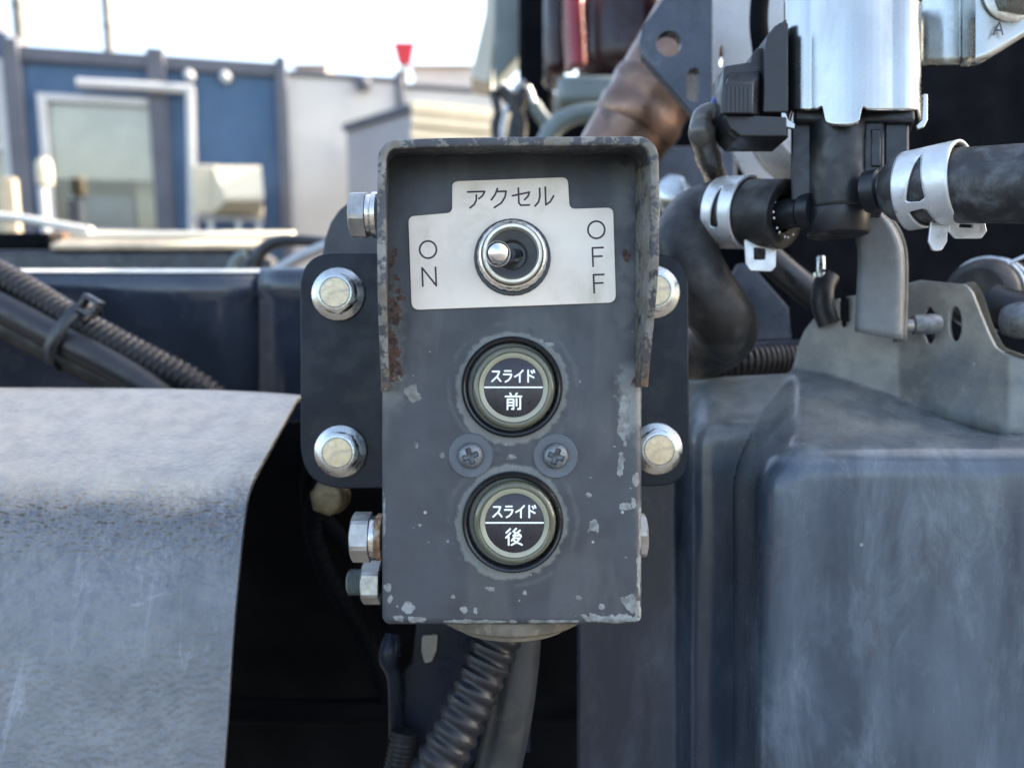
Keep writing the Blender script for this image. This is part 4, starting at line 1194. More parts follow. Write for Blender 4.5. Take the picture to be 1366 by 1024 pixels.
# added near-black sheet for the shade behind fender and box
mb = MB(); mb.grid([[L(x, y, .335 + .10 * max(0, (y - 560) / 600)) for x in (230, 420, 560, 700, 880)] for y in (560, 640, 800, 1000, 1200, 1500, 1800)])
ip = build(mb, 'inner_shade_panel', M_dark, solid=.003, soloff=-1)
tag(ip, 'near-black panel added for the shade between fender and control box', 'panel')
mb = MB(); mb.sweep([L(180, 942, .33), L(440, 950, .33), L(520, 948, .33), L(900, 940, .33)], 17 * K(.33), 16)
tag(build(mb, 'cross_pipe', M_dark), 'black cross pipe low in the gap below the control box', 'pipe')
mb = corrugated([L(440, 610, .312), L(418, 690, .315), L(428, 745, .315), L(455, 800, .32), L(500, 880, .33), L(560, 1060, .33)], 13 * K(.32), 9 * K(.32), .0006)
tag(build(mb, 'corrugated_conduit', M_dark, smooth=50), 'dim ribbed conduit in the dark beside the box nut', 'conduit')
mb = MB(); mb.sweep(catmull([L(420, 600, .318), L(412, 660, .318), L(432, 692, .318), L(470, 740, .32), L(520, 830, .33)], 8), 12 * K(.32), 12)
tag(build(mb, 'rubber_hose', M_dark), 'thin black hose in the dark under the mounting plate', 'hose')

# hoses on the left
cdl = build(corrugated([L(-700, 300, .40), L(-300, 312, .38), L(-120, 330, .372), L(-40, 352, .372), L(20, 381, .37), L(80, 418, .368), L(140, 452, .366), L(200, 483, .366), L(262, 516, .368), L(330, 570, .375)], 22.5 * K(.37), 9.5 * K(.37), .0012), 'corrugated_conduit', M_conduit, smooth=50)
tag(cdl, 'black ribbed conduit slanting across the chassis rail above the fender', 'conduit')
mb = MB(); mb.sweep(catmull([L(-700, 320, .395), L(-300, 335, .37), L(-120, 365, .362), L(-10, 405, .36), L(80, 452, .358), L(150, 487, .358), L(215, 528, .36), L(280, 580, .365)], 10), 20 * K(.36), 20)
tag(build(mb, 'smooth_hose', M_black_plastic), 'smooth black hose strapped under the ribbed conduit on the rail', 'hose')
tag(build(corrugated([L(-700, 340, .395), L(-300, 362, .375), L(-100, 400, .368), L(0, 432, .368), L(80, 472, .366), L(150, 505, .366), L(230, 550, .37)], 19 * K(.37), 5 * K(.37), .0004), 'braided_hose', M_rubber, smooth=60), 'fine ribbed black hose lowest of the strapped bundle', 'hose')
zt_ = thing('cable_tie', 'black nylon cable tie binding the three hoses', 'cable tie', L(97, 500, .36))
mb = MB()
c = L(98, 447, .362); ax = Vector((.86, .0, -.5)).normalized()
u = Vector((0, 1, 0)); w = ax.cross(u).normalized()
ring = []
for i in range(41):
    t = 2 * math.pi * i / 40
    ring.append((c + u * math.cos(t) * .0125 + w * math.sin(t) * 47 * K(.362)))
rows = [[p + ax * o_ for p in ring] for o_ in (-.0030, .0030)]
mb.grid(rows); build(mb, 'band', M_ziptie, zt_, solid=.001, smooth=60)
mb = MB(); hcx = L(119, 408, .353)
a1 = Vector((.86, 0, -.5)); a2 = Vector((.5, 0, .86)); a3 = Vector((0, 1, 0))
for (s0, s1, t0, t1) in ((-.0044, .0044, -.0044, -.0022), (-.0044, .0044, .0022, .0044), (-.0044, -.0022, -.0021, .0021), (.0022, .0044, -.0021, .0021)):
    cs = []
    for y in (-.002, .003):
        for (s, t) in ((s0, t0), (s1, t0), (s1, t1), (s0, t1)): cs.append(hcx + a1 * s + a2 * t + a3 * y)
    mb.hexa(cs)
build(mb, 'head', M_ziptie, zt_, bevel=.0004)

# ================================================================== right: pressed tank cover
def tank():
    step = 3.0
    xs = np.arange(700, 1500, step); ys = np.arange(340, 1500, step)
    GX, GY = np.meshgrid(xs, ys)
    back = np.interp(GX, [700, 1060, 1200, 1350, 1500], [.310, .306, .289, .2570, .2440])
    yc = np.interp(GX, [700, 940, 1060, 1100, 1340, 1500], [512, 512, 500, 505, 583, 600])        # crease under the upright flange
    def bulge(base, x0, y0, yc_, R_, wall, dedge, dfront, soft):
        """a pressed bulge: rounded rectangle right of x0 and below y0, side wall `wall` px wide, rolled edge"""
        cx_ = np.minimum(GX, x0 + R_) - (x0 + R_); cy_ = np.minimum(GY, y0 + R_) - (y0 + R_)
        s_ = R_ - np.hypot(cx_, cy_)                       # >0 inside, px from the rim
        inside = dfront + (dedge - dfront) * (1 - np.sqrt(np.clip(1 - (1 - np.clip(s_ / soft, 0, 1)) ** 2, 0, 1)))
        hx = np.maximum(0, -s_) * np.where(np.abs(cx_) + np.abs(cy_) > 0, np.abs(cx_) / np.maximum(np.hypot(cx_, cy_), 1e-6), 0)
        hy = np.maximum(0, -s_) * np.where(np.abs(cx_) + np.abs(cy_) > 0, np.abs(cy_) / np.maximum(np.hypot(cx_, cy_), 1e-6), 0)
        dist = np.hypot(hx / wall, hy / np.maximum(y0 - yc_, 10))
        out = base + (dedge - base) * np.clip(1 - dist, 0, 1)
        return np.where(s_ > 0, inside, out)
    f0 = np.clip((GY - yc) / 60, 0, 1)
    base0 = back + (.2985 - back) * f0
    yt2 = np.interp(GX, [700, 1040, 1100, 1366, 1500], [594, 594, 592, 590, 594])
    D1 = bulge(base0, 922., 560., yc, 34., 16., .288, .283, 24.)
    D = bulge(D1, 1012., yt2, yc, 62., 26., .250, .2385, 44.)
    flat_ = GY < yc
    D = np.where(flat_, np.minimum(back, D + 0 * D), D)
    D = np.where(flat_, back, D)
    def blur(A, s):
        r = int(3 * s); kx = np.exp(-.5 * (np.arange(-r, r + 1) / s) ** 2); kx /= kx.sum()
        P = np.pad(A, ((r, r), (0, 0)), mode='edge'); A = sum(P[i:i + A.shape[0]] * kx[i] for i in range(2 * r + 1))
        P = np.pad(A, ((0, 0), (r, r)), mode='edge'); return sum(P[:, i:i + A.shape[1]] * kx[i] for i in range(2 * r + 1))
    D = blur(D, 1.5)
    Dw = blur(D, 5)
    def sample(px, py):
        u = (px - xs[0]) / step; v = (py - ys[0]) / step
        i = int(min(max(v, 0), len(ys) - 2)); j = int(min(max(u, 0), len(xs) - 2)); a = v - i; b = u - j
        wgt = min(1, max(0, (py - 520) / 60)) * 0 
        A = D
        return A[i, j] * (1 - a) * (1 - b) + A[i + 1, j] * a * (1 - b) + A[i, j + 1] * (1 - a) * b + A[i + 1, j + 1] * a * b
    return sample
TS = tank()
tk = thing('tank_cover', 'blue black pressed steel tank cover with rounded bulge and drilled upright flange', 'tank', L(1080, 1100, .27))
top = lambda x: float(np.interp(x, [770, 925, 1050, 1054, 1058, 1064, 1074, 1086, 1098, 1104, 1112, 1124, 1160, 1232, 1286, 1294, 1300, 1308, 1322, 1331, 1342, 1366, 1480],
                                [507, 506.5, 503, 498, 486, 464, 441, 426, 418, 408, 401, 397, 392, 374, 379, 383, 391, 412, 446, 463, 471, 481, 520]))
xs_ = list(np.arange(770, 905, 5.0)) + list(np.arange(905, 1130, 2.0)) + list(np.arange(1130, 1225, 4.0)) + list(np.arange(1225, 1345, 2.2)) + list(np.arange(1345, 1490, 5.0))
ys_t = np.concatenate([np.linspace(0, .108, 46), np.linspace(.112, .25, 62), np.linspace(.255, 1, 76)])
HOLES = [(1278, 432, 8.5, 24), (1127, 401.5 + 12, 7, 24), (1243, 434, 9, 25)]
rows, du, PXY, dp_ = [], [], [], []
for t in ys_t:
    row = []
    for x in xs_:
        tp = top(x)
        y = tp + (1480 - tp) * t
        for (hx, hy, ha, hb) in HOLES:      # pull nearby grid points onto the rim of each hole
            e = math.hypot((x - hx) / ha, (y - hy) / hb)
            if .86 < e < 1.14:
                x, y = hx + (x - hx) / e, hy + (y - hy) / e
        PXY.append((x, y))
        row.append(L(x, y, TS(x, y) + .0006 * math.sin(x * .02 + y * .013)))
        n1 = float(vnoise(np.array(x / 40.), np.array(y / 60.), 3)); n2 = float(fbm(np.array(x / 22.), np.array(y / 30.), 6))
        yb = np.interp(x, [770, 925, 1050, 1200, 1366, 1480], [540, 545, 540, 545, 520, 540])
        v = max(0, min(1, (yb + 38 - y + (n1 - .5) * 70) / 125)) * .95
        sh = np.interp(y, [490, 520, 585, 625], [0, .60, .42, 0]) * (.4 + 1.0 * n2)  # shoulder lightened in colour for the pale reflection it catches
        du.append(min(1, max(v, sh)))
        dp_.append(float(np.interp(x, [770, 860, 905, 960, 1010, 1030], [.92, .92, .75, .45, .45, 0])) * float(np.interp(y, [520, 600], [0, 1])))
    rows.append(row)
mb = MB(); mb.grid(rows)
def inhole(f):
    cx_ = sum(PXY[i][0] for i in f) / 4; cy_ = sum(PXY[i][1] for i in f) / 4
    return any(math.hypot((cx_ - hx) / ha, (cy_ - hy) / hb) < .985 for (hx, hy, ha, hb) in HOLES)
mb.f = [f for f in mb.f if not inhole(f)]
build(mb, 'shell', M_tank, tk, smooth=180, solid=.0020, soloff=-1, attrs={'dust_sheen': du, 'deep': dp_})
def subdiv(poly, mx=9):
    out = []
    for a, b in zip(poly, poly[1:] + poly[:1]):
        a, b = Vector(a), Vector(b); n = max(1, int((b - a).length / mx))
        out += [a + (b - a) * i / n for i in range(n)]
    return out
bk = lambda px: float(np.interp(px, [700, 1060, 1200, 1350, 1500], [.310, .306, .289, .2570, .2440]))
# second thin leaf behind the flange
ol2 = [(1284, 380), (1300, 374), (1312, 392), (1326, 436), (1340, 462), (1352, 468), (1480, 514), (1480, 540), (1300, 520), (1286, 440)]
plate('rear_leaf', subdiv(round_poly(ol2, [4, 8, 8, 8, 8, 6, 0, 0, 0, 0], 4)), .270, .0018, M_cutedge, tk, bevel=.0003, dfun=lambda px, py: bk(px) + .0045 - .270)
# raised stud and clip on the flange
st = thing('cross_stud', 'dark steel stud lying across the slotted hole in the beige flange', 'bolt', L(1232, 445, .272))
mb = MB(); mb.lathe([(10 * K(.268), 0), (13.5 * K(.268), .0006), (13.5 * K(.268), .0085), (12 * K(.268), .0092)], L(1216, 433, .270), (1, -.15, .03), 32); build(mb, 'barrel', M_screw, st, smooth=40)
mb = MB(); mb.lathe([(8 * K(.268), 0), (9 * K(.268), .0005), (9 * K(.268), .004)], L(1207, 434, .270), (1, -.15, .03), 20); build(mb, 'tip', M_zinc_dull, st, smooth=40)
cl = thing('harness_clip', 'black plastic harness clip with a bright metal pin on the flange edge', 'clip', L(1100, 430, .30))
mb = MB(); mb.sweep(catmull([L(1106, 366, .298), L(1098, 385, .297), L(1098, 410, .297), L(1106, 432, .297)], 6), 15 * K(.298), 14, flat=TOCAM, flat_k=.6); build(mb, 'clip_body', M_black_plastic, cl)
mb = MB(); mb.lathe([(5.5 * K(.298), 0), (5.5 * K(.298), .0065), (4.5 * K(.298), .007)], L(1095, 366, .298), (0, 0, 1), 16)
mb.lathe([(9 * K(.298), 0), (9 * K(.298), .0016)], L(1093, 370, .298), (0, 0, 1), 16); build(mb, 'pin', M_zinc, cl, smooth=40)

# S-shaped grey bracket carrying the valve
sbk = thing('valve_bracket', 'grey curved sheet bracket carrying the valve down to the flange', 'bracket', L(1180, 450, .262))
lft = [(1110, 262), (1122, 285), (1135, 303), (1142, 325), (1144, 350), (1142, 395), (1140, 442)]
rgt = [(1150, 262), (1172, 278), (1190, 296), (1202, 318), (1207, 345), (1207, 395), (1205, 453)]
lc = catmull([Vector((*p, 0)) for p in lft], 6); rc = catmull([Vector((*p, 0)) for p in rgt], 6)
rows = []
for a, b in zip(lc, rc):
    row = []
    for j in range(15):
        t = j / 14
        p = a * (1 - t) + b * t
        row.append(L(p.x, p.y, .262 - .0016 * t + .0014 * max(0, abs(t - .5) * 2 - .72) / .28))
    rows.append(row)
mb = MB(); mb.grid(rows); build(mb, 'web', M_cast, sbk, smooth=180, solid=.0016, soloff=-1)
rows = []
for b in rc:
    row = []
    for j in range(5):
        t = j / 4
        p = L(b.x, b.y, .2637)
        row.append(p + Vector((.0003 + .0006 * t, .016 * t, 0)) * 1.0 + Vector((17 * K(.264) * t, 0, 0)))
    rows.append(row)
mb = MB(); mb.grid(rows); build(mb, 'side_flange', M_cutedge, sbk, smooth=180, solid=.0016, soloff=0)

# ================================================================== solenoid valve
DV = .236
va = thing('solenoid_valve', 'solenoid valve with bright zinc can over a black plastic body', 'valve', L(1120, 308, DV))
VA = rad(22)
VN = Vector((math.sin(VA), math.cos(VA), 0)); VU = Vector((math.cos(VA), -math.sin(VA), 0))
VO = L(1139, 0, .240); VO.z = 0
def V(px, py, o=0.0):
    """point seen at a pixel on the valve's face plane, o metres behind it"""
    r_ = Vector(((px - CX) / F, 1, -(py - CY) / F))
    return r_ * ((VO.dot(VN) + o) / r_.dot(VN))
def vbox(name, x0, y0, x1, y1, o, dep, bevel, m=None):
    mb = MB()
    f_ = [V(x0, y1, o), V(x1, y1, o), V(x1, y0, o), V(x0, y0, o)]
    b_ = [p + VN * dep for p in f_]
    mb.hexa([f_[0], f_[1], b_[1], b_[0], f_[3], f_[2], b_[2], b_[3]])
    return build(mb, name, m or M_black_plastic, va, bevel=bevel)
def can():
    ul, ur = (V(1042, 0) - VO).dot(VU) + .0004, (V(1236.5, 0) - VO).dot(VU) - .0006
    r = .0085
    plan = [(ul, .040), (ul, r + .004), (ul, r)]
    for i in range(1, 9):
        a = math.pi / 2 * i / 8
        plan.append((ul + r * (1 - math.cos(a)), r - r * math.sin(a)))
    for i in range(1, 12):
        t = i / 12
        plan.append((ul + r + (ur - ul - 2 * r) * t, -.0042 * math.sin(math.pi * t)))
    for i in range(0, 9):
        a = math.pi / 2 * i / 8
        plan.append((ur - r * (1 - math.sin(a)), r - r * math.cos(a)))
    plan += [(ur, r + .004), (ur, .040)]
    pl = resample([Vector((a, b, 0)) for a, b in plan], .0004)
    pl.append(Vector((*plan[-1], 0)))
    ztop = V(1139, -40).z
    rows = []
    for p in pl:
        P_ = VO + VU * p.x + VN * p.y
        px = P_.x / P_.y * F + CX
        s1 = lambda a, b: float(sstep(a, b, np.array(px)))
        yb = 147.0
        if p.y < .012:
            tab = s1(1097, 1102) * (1 - s1(1145, 1150))
            yb += tab * (21 - 5 * (abs(px - 1123) / 24) ** 3)
            if tab < .05: yb -= 4 * math.exp(-((px - 1095) / 3.5) ** 2) + 4 * math.exp(-((px - 1152) / 3.5) ** 2)
            yb += 24 * (1 - s1(1047, 1056)) + 24 * s1(1224, 1233)
            if px < 1080 and p.y > .001: yb += 0
        zb_ = -(yb - CY) / F * P_.y
        rows.append([(P_.x, P_.y, zb_ + (ztop - zb_) * (j_ / 14) ** 1.5) for j_ in range(15)])
    mb = MB(); mb.grid(rows)
    return mb
build(can(), 'can', M_can, va, smooth=180, solid=.0011, soloff=-1)
for pts_ in ([(1041, 120), (1048, 120), (1048, 150), (1052, 160), (1061, 165), (1060, 172), (1050, 170), (1043, 162)], [(1232, 125), (1238, 125), (1238, 160), (1233, 170), (1224, 173), (1222, 167), (1230, 160)]):
    o_ = round_poly(pts_, 2)
    q_ = plate_mb(o_, .243, .0012, bevel=.0003)
    build(q_, 'ear', M_can, va, fixn=False)
vbox('can_top', 1047, -30, 1232, -2, .003, .03, .001, M_can)
vbox('bobbin', 1058, 110, 1221, 163, .0030, .03, .0012)
bc = V(1119, 0, .0095); rb = 40 * K(.246)
ztop, zbt = V(1119, 155).z, V(1119, 274).z
mb = MB(); mb.lathe([(rb, ztop - zbt), (rb, .0018), (rb * .97, .0007), (rb * .90, 0), (rb * .3, -.0002)][::-1], Vector((bc.x, bc.y, zbt)), (0, 0, 1), 48)
build(mb, 'boss', M_black_plastic, va, smooth=40)
zl = V(1119, 306).z
mb = MB(); mb.lathe([(rb * .3, 0), (rb * .95, 0), (rb * 1.0, .0006), (rb * 1.0, zbt - zl + .001)], Vector((bc.x, bc.y + .0006, zl)), (0, 0, 1), 48)
build(mb, 'lower_cup', M_black_plastic, va, smooth=40)
vbox('side_block', 1055, 162, 1083, 268, .006, .018, .0007)
vbox('side_block', 1152, 162, 1180, 276, .0035, .018, .0008)
vbox('side_block', 1178, 150, 1213, 262, .0055, .018, .001)
vbox('rib', 1162, 172, 1175, 222, .0028, .004, .0004)
VC = Vector((.104, .245, 0))
AX = Vector((.64, -.768, 0))
def along(px, py):
    """point on the valve's port axis seen at a pixel column; height from the row"""
    r_ = (px - CX) / F
    s = (r_ * VC.y - VC.x) / (AX.x - r_ * AX.y)
    p = VC + AX * s
    return Vector((p.x, p.y, -(py - CY) / F * p.y)), s
pl_, _ = along(1045, 286); pr_, _ = along(1190, 250)
mb = MB()
p0 = Vector((VC.x, VC.y, pl_.z - .001))
dl = (pl_ - p0).normalized(); ln = (pl_ - p0).length
mb.lathe([(.0060, ln * .42), (.0060, ln * .62), (.0050, ln * .68), (.0050, ln + .004)], p0, dl, 32); build(mb, 'port', M_black_plastic, va, smooth=40)
p1 = Vector((VC.x, VC.y, pr_.z)); dr = (pr_ - p1).normalized(); ln = (pr_ - p1).length
mb = MB(); mb.lathe([(.0064, ln * .55), (.0064, ln * .8), (.0056, ln * .85), (.0056, ln + .006)], p1, dr, 32); build(mb, 'port', M_black_plastic, va, smooth=40)
# connector and loom
cn = thing('wire_connector', 'black plastic wire connector plugged into the left of the zinc can', 'connector', L(1000, 185, .246))
o = round_poly([(1050, 25), (1034, 34), (1023, 48), (1022, 62), (1010, 64), (1003, 73), (1002, 82), (966, 88), (962, 150), (975, 172), (985, 183), (1052, 183)], [0, 3, 3, 2, 3, 3, 2, 5, 5, 4, 4, 0], 4)
plate('shell', o, .246, .016, M_black_plastic, cn, bevel=.0006)
mb = MB()
f0, f1 = .2395, .2462
q4 = [(966, 112), (1005, 110), (1004, 152), (964, 152)]
q4b = [(973, 96), (1016, 94), (1016, 156), (964, 156)]
mb.hexa([L(*q4[3], f0), L(*q4[2], f0), L(*q4b[2], f1), L(*q4b[3], f1), L(*q4[0], f0), L(*q4[1], f0), L(*q4b[1], f1), L(*q4b[0], f1)])
build(mb, 'latch_block', M_black_plastic, cn, bevel=.0005)
for i in range(6):
    mb = MB(); x = 970 + i * 5.6
    mb.box(L(x, 116, .2393), L(x + 2.2, 150, .2393) + Vector((0, .0006, 0))); build(mb, 'grip_rib', M_black_plastic, cn, bevel=.0001)
o = round_poly([(1024, 50), (1040, 30), (1052, 30), (1052, 150), (1018, 150), (1021, 60)], 3)
plate('collar', o, .2425, .006, M_black_plastic, cn, bevel=.0005)
o = round_poly([(966, 152), (1050, 156), (1050, 182), (988, 182), (975, 172)], 3)
plate('lower_step', o, .2418, .0042, M_black_plastic, cn, bevel=.0005)
lm = thing('wire_loom', 'grey taped wire loom dropping from the connector behind the hose', 'cable', L(945, 240, .262))
mb = MB(); mb.sweep(catmull([L(960, 152, .256), L(945, 150, .256), L(936, 163, .257), L(937, 182, .258), L(945, 210, .272), L(957, 245, .296), L(966, 300, .32)], 10), lambda s: (11 + 6 * min(1, s * 2.2) + .7 * math.sin(s * 31)) * K(.258), 20); build(mb, 'sleeve', M_wire_loom, lm, smooth=60)
mb = MB(); mb.sweep(catmull([L(972, 124, .257), L(957, 130, .257), L(951, 143, .256), L(955, 156, .256)], 8), 4.5 * K(.256), 12); build(mb, 'blue_wire', M_bluewire, lm)

# ---------------------------------------------------------------- hoses and clamps
RH = .0116
hl = [pl_ + dl * -.0003, along(1020, 285)[0], along(985, 283)[0], along(950, 286)[0], L(926, 297, .284), L(914, 326, .281), L(924, 362, .279), L(946, 400, .279), L(964, 426, .281), L(966, 446, .290), L(946, 464, .308), L(915, 474, .33)]
path = resample(catmull(hl, 12), .0012)
mb = MB(); n = len(path); mb.sweep(path, RH, 36, cap=False)
hz1 = thing('coolant_hose', 'black rubber elbow hose dropping from the valve left port', 'hose', L(930, 460, .30))
build(mb, 'hose', M_rubber, hz1, smooth=60)
mb = MB(); mb.lathe([(RH, 0), (RH * .97, .0006), (RH * .70, .0006), (RH * .56, -.0004), (RH * .56, -.004)], path[0], -(path[1] - path[0]), 36, capped=False)
ce = build(mb, 'cut_end', M_rubber, hz1, smooth=40)
for i in range(11):
    t = -2.2 + i * .36 + (.1 if i % 2 else 0)
    axl = (path[0] - path[1]).normalized()
    u = Vector((0, 0, 1)); w = axl.cross(u).normalized()
    mb = MB(); cc = path[0] + axl * .0006 + (u * math.sin(t) + w * math.cos(t)) * RH * .66
    mb.lathe([(.0002, 0), (.00042, .0001), (.0003, .0003)], cc, axl, 8); build(mb, 'cord_end', M_white_ink, hz1)
hr0 = pr_ - dr * .001
hr = [hr0, along(1230, 249)[0], along(1300, 247)[0], along(1366, 245)[0], along(1440, 242)[0], Vector((.178, .186, along(1440, 242)[0].z)), Vector((.215, .190, .046)), Vector((.27, .21, .040)), Vector((.36, .25, .02))]
pathr = resample(catmull(hr, 14), .0015)
mb = MB(); n = len(pathr)
mb.sweep(pathr, lambda s: .01045 * (1 - .28 * max(0, 1 - s * n / 4.) ** 2), 40)
tag(build(mb, 'coolant_hose', M_rubber_old, smooth=60), 'weathered rubber hose running out from the valve right port', 'hose')
def wrap(a): return (a + math.pi) % (2 * math.pi) - math.pi
def clamp(name, label, c, ax, R_, width, wins, split, ears, thick=.0009):
    """spring band; wins(angle below the sight line) -> (left, right) edge of the opening, as fractions of the width"""
    t = thing(name, label, 'hose clamp', c - Vector((0, 0, R_)))
    ax = ax.normalized(); u = Vector((0, 0, 1)); u = (u - ax * u.dot(ax)).normalized(); w = ax.cross(u).normalized()
    vdir = -c.normalized()
    fr = (vdir - ax * vdir.dot(ax)).normalized(); dn = ax.cross(fr)
    if dn.z > 0: dn = -dn
    NT, NA = 240, 8
    vs, fs = [], []
    for side in (0, 1):
        base = len(vs)
        for j in range(NT):
            th = 2 * math.pi * j / NT - math.pi
            lo, hi = wins(th) or (split, split)
            for i in range(NA + 1):
                f = i / NA
                a = f * lo if side == 0 else hi + (1 - hi) * f
                vs.append(c + ax * (width * (a - .5)) + (fr * math.cos(th) + dn * math.sin(th)) * (R_ + .0002))
        for j in range(NT):
            j2 = (j + 1) % NT
            for i in range(NA):
                fs.append((base + j * (NA + 1) + i, base + j2 * (NA + 1) + i, base + j2 * (NA + 1) + i + 1, base + j * (NA + 1) + i + 1))
    b2 = bmesh.new()
    bv = [b2.verts.new(v) for v in vs]
    for f in fs: b2.faces.new([bv[i] for i in f])
    bmesh.ops.remove_doubles(b2, verts=b2.verts, dist=1e-6)
    for f in b2.faces:
        f.normal_update()
        q = f.calc_center_median() - c; q -= ax * q.dot(ax)
        if f.normal.dot(q) < 0: f.normal_flip()
    b2.verts.index_update()
    mb = MB(); mb.add([v.co.copy() for v in b2.verts], [tuple(v.index for v in f.verts) for f in b2.faces]); b2.free()
    build(mb, 'band', M_clamp, t, smooth=60, solid=thick, soloff=1, fixn=False)
    for poly, d, holes in ears:
        plate('ear', poly, d, .0009, M_clamp, t, holes=holes, bevel=.00025)
    return t
def opening(th, t0, t1, l0, l1, r0, r1, end0=.25, end1=.08):
    """tapering slot between two angles"""
    if not t0 < th < t1: return None
    f = (th - t0) / (t1 - t0)
    l, r_ = l0 + (l1 - l0) * f, r0 + (r1 - r0) * f
    m = (l + r_) / 2; h = (r_ - l) / 2
    e = min(1, math.sqrt(max(0, 1 - max(0, 1 - f / end0) ** 2))) * min(1, math.sqrt(max(0, 1 - max(0, 1 - (1 - f) / end1) ** 2)))
    return (m - h * e, m + h * e)
c1, _ = along(982, 283.5); ax1 = (along(1010, 284.5)[0] - along(950, 285)[0]).normalized()
clamp('hose_clamp', 'silver spring clamp on the elbow hose left of the valve', c1, ax1, RH, .0118, lambda th: opening(th, -.78, .42, .44, .30, .54, .60), .5,
      [(round_poly([(993, 318), (1036, 322), (1035, 356), (1029, 362), (1001, 361), (995, 352)], 4), .264, [round_poly([(1006, 330), (1022, 331), (1021, 346), (1006, 346)], 2)])])
c2, _ = along(1247, 248.5); ax2 = AX.copy()
clamp('hose_clamp', 'silver spring clamp on the weathered hose right of the valve', c2, ax2, .01045, .0150,
      lambda th: opening(th, -.92, .30, .44, .24, .50, .60) or opening(th, .50, 1.75, .24, .34, .56, .70, .06, .1), .5,
      [(round_poly([(1243, 288), (1265, 288), (1264, 322), (1257, 334), (1245, 335), (1239, 322)], 6), .2225, []),
       (round_poly([(1266, 290), (1314, 294), (1317, 308), (1310, 318), (1275, 318), (1266, 308)], 4), .2215, [round_poly([(1281, 298), (1298, 299), (1297, 304), (1279, 303)], 1)])])
# conduit behind the mounting plate
tag(build(corrugated([L(870, 495, .325), L(930, 488, .325), L(1000, 480, .322), L(1075, 476, .33), L(1120, 474, .34)], 24 * K(.325), 7 * K(.325), .0007), 'corrugated_conduit', M_conduit, smooth=50), 'ribbed black conduit lying above the tank cover shoulder', 'conduit')

# ================================================================== top right: galvanised bracket
gb = thing('galvanised_bracket', 'folded galvanised bracket with a hex nut and a marked letter A', 'bracket', L(1300, 90, .25))
def gd(px, py):
    return float(np.interp(px, [1225, 1240, 1262, 1284, 1294, 1302, 1500], [.020, .014, .010, .0095, .006, .0, -.006]))
ol = [(1236, -60), (1480, -60), (1480, -30), (1366, 50), (1303, 89), (1238, 88)]
o = subdiv([Vector(p) for p in ol], 4)
mb = MB()
rows = []
for i in range(40):
    x = 1234 + (1480 - 1234) * (i / 39) ** 1.4
    yb = float(np.interp(x, [1234, 1303, 1366, 1480], [88, 89, 50, -30]))
    rows.append([L(x, -60 + (yb + 60) * j / 12, .250 + gd(x, 0)) for j in range(13)])
mb.grid(rows)
build(mb, 'sheet', M_galv, gb, smooth=60, solid=.002, soloff=-1)
mb = MB(); c = L(1350, -9, .247); hexhead(mb, c + TOCAM * .0012, TOCAM + Vector((.12, 0, 0)), 60 * K(.245), .008, rot=.35)
mb.lathe([(40 * K(.246), 0), (40 * K(.246), .0006), (34 * K(.246), .0014)], c, TOCAM, 40)
build(mb, 'flange_nut', M_zinc, gb, smooth=30)
letter('A', 1326, 30, 14, 17, .2458, 2.2, M_ink, gb, rot=.05, flat=.3)

# ================================================================== top middle: exhaust, blue plate, panels behind
bp_ = thing('pivot_plate', 'blue black steel plate with a round hole and a slot before the exhaust pipe', 'bracket', L(910, 160, .33))
o = round_poly([(900, -20), (857, 36), (853, 56), (857, 74), (932, 161), (951, 140), (951, -20)], [0, 10, 10, 8, 6, 4, 0], 5)
plate('plate', o, .330, .006, M_blueplate, bp_, holes=[ell(892.5, 58.5, 16.5), round_poly([(917, 95), (932, 90), (932, 138), (917, 132)], 7)], bevel=.0005)
ex = thing('exhaust_pipe', 'heat tinted copper coloured exhaust pipe with a flared joint', 'pipe', L(850, 190, .46))
ax_ = [L(792, 265, .46), L(822, 210, .455), L(854, 155, .45), L(885, 100, .445), L(927, 28, .44), L(962, -40, .44)]
mb = MB(); mb.sweep(catmull(ax_, 8), 55 * K(.45), 40); build(mb, 'pipe', M_copper, ex)
bc_ = (Vector(ax_[3]) - Vector(ax_[2])).normalized(); mb = MB(); ctr = Vector(ax_[2]) + bc_ * .006
mb.lathe([(55.5 * K(.45), -.014), (58 * K(.45), -.012), (59.5 * K(.45), -.004), (57 * K(.45), -.001), (57 * K(.45), .004), (59 * K(.45), .008), (58 * K(.45), .013), (55.5 * K(.45), .015)], ctr, bc_, 56, capped=False); build(mb, 'flared_joint', M_copper, ex, smooth=60)
mb = MB(); mb.box(L(872, 194, .50), L(985, 300, .50) + Vector((0, .03, 0)))
tag(build(mb, 'side_bracket', M_blueplate, bevel=.003), 'blue black panel below the exhaust pipe and behind the hose', 'panel')
mb = MB(); c = L(897, 262, .44); hexhead(mb, c + TOCAM * .003, TOCAM + Vector((-.3, 0, .2)), 34 * K(.44), .011, rot=.2); mb.lathe([(24 * K(.44), 0), (24 * K(.44), .003)], c, TOCAM, 32)
tag(build(mb, 'bracket_bolt', M_zinc, smooth=30), 'bright zinc bolt peeping out between hood and elbow hose', 'bolt')
o = [Vector(p) for p in [(914, -20), (1060, -20), (1060, 250), (1004, 250), (990, 226), (972, 190), (953, 150), (938, 148), (914, 132)]]
plate('heat_shield', o, .345, .002, M_palepanel, bevel=.0003, holes=[ell(962, 75, 3, 14)])
hs = bpy.data.objects['heat_shield']; tag(hs, 'pale grey heat shield sheet behind the wire connector', 'panel')
mb = MB(); mb.sweep(catmull([L(1015, -20, .318), L(1012, 30, .318), L(1016, 70, .32), L(1020, 130, .322)], 8), 12 * K(.32), 16)
tag(build(mb, 'rubber_hose', M_dark), 'black hose standing before the pale heat shield', 'hose')
mb = MB(); rows = []
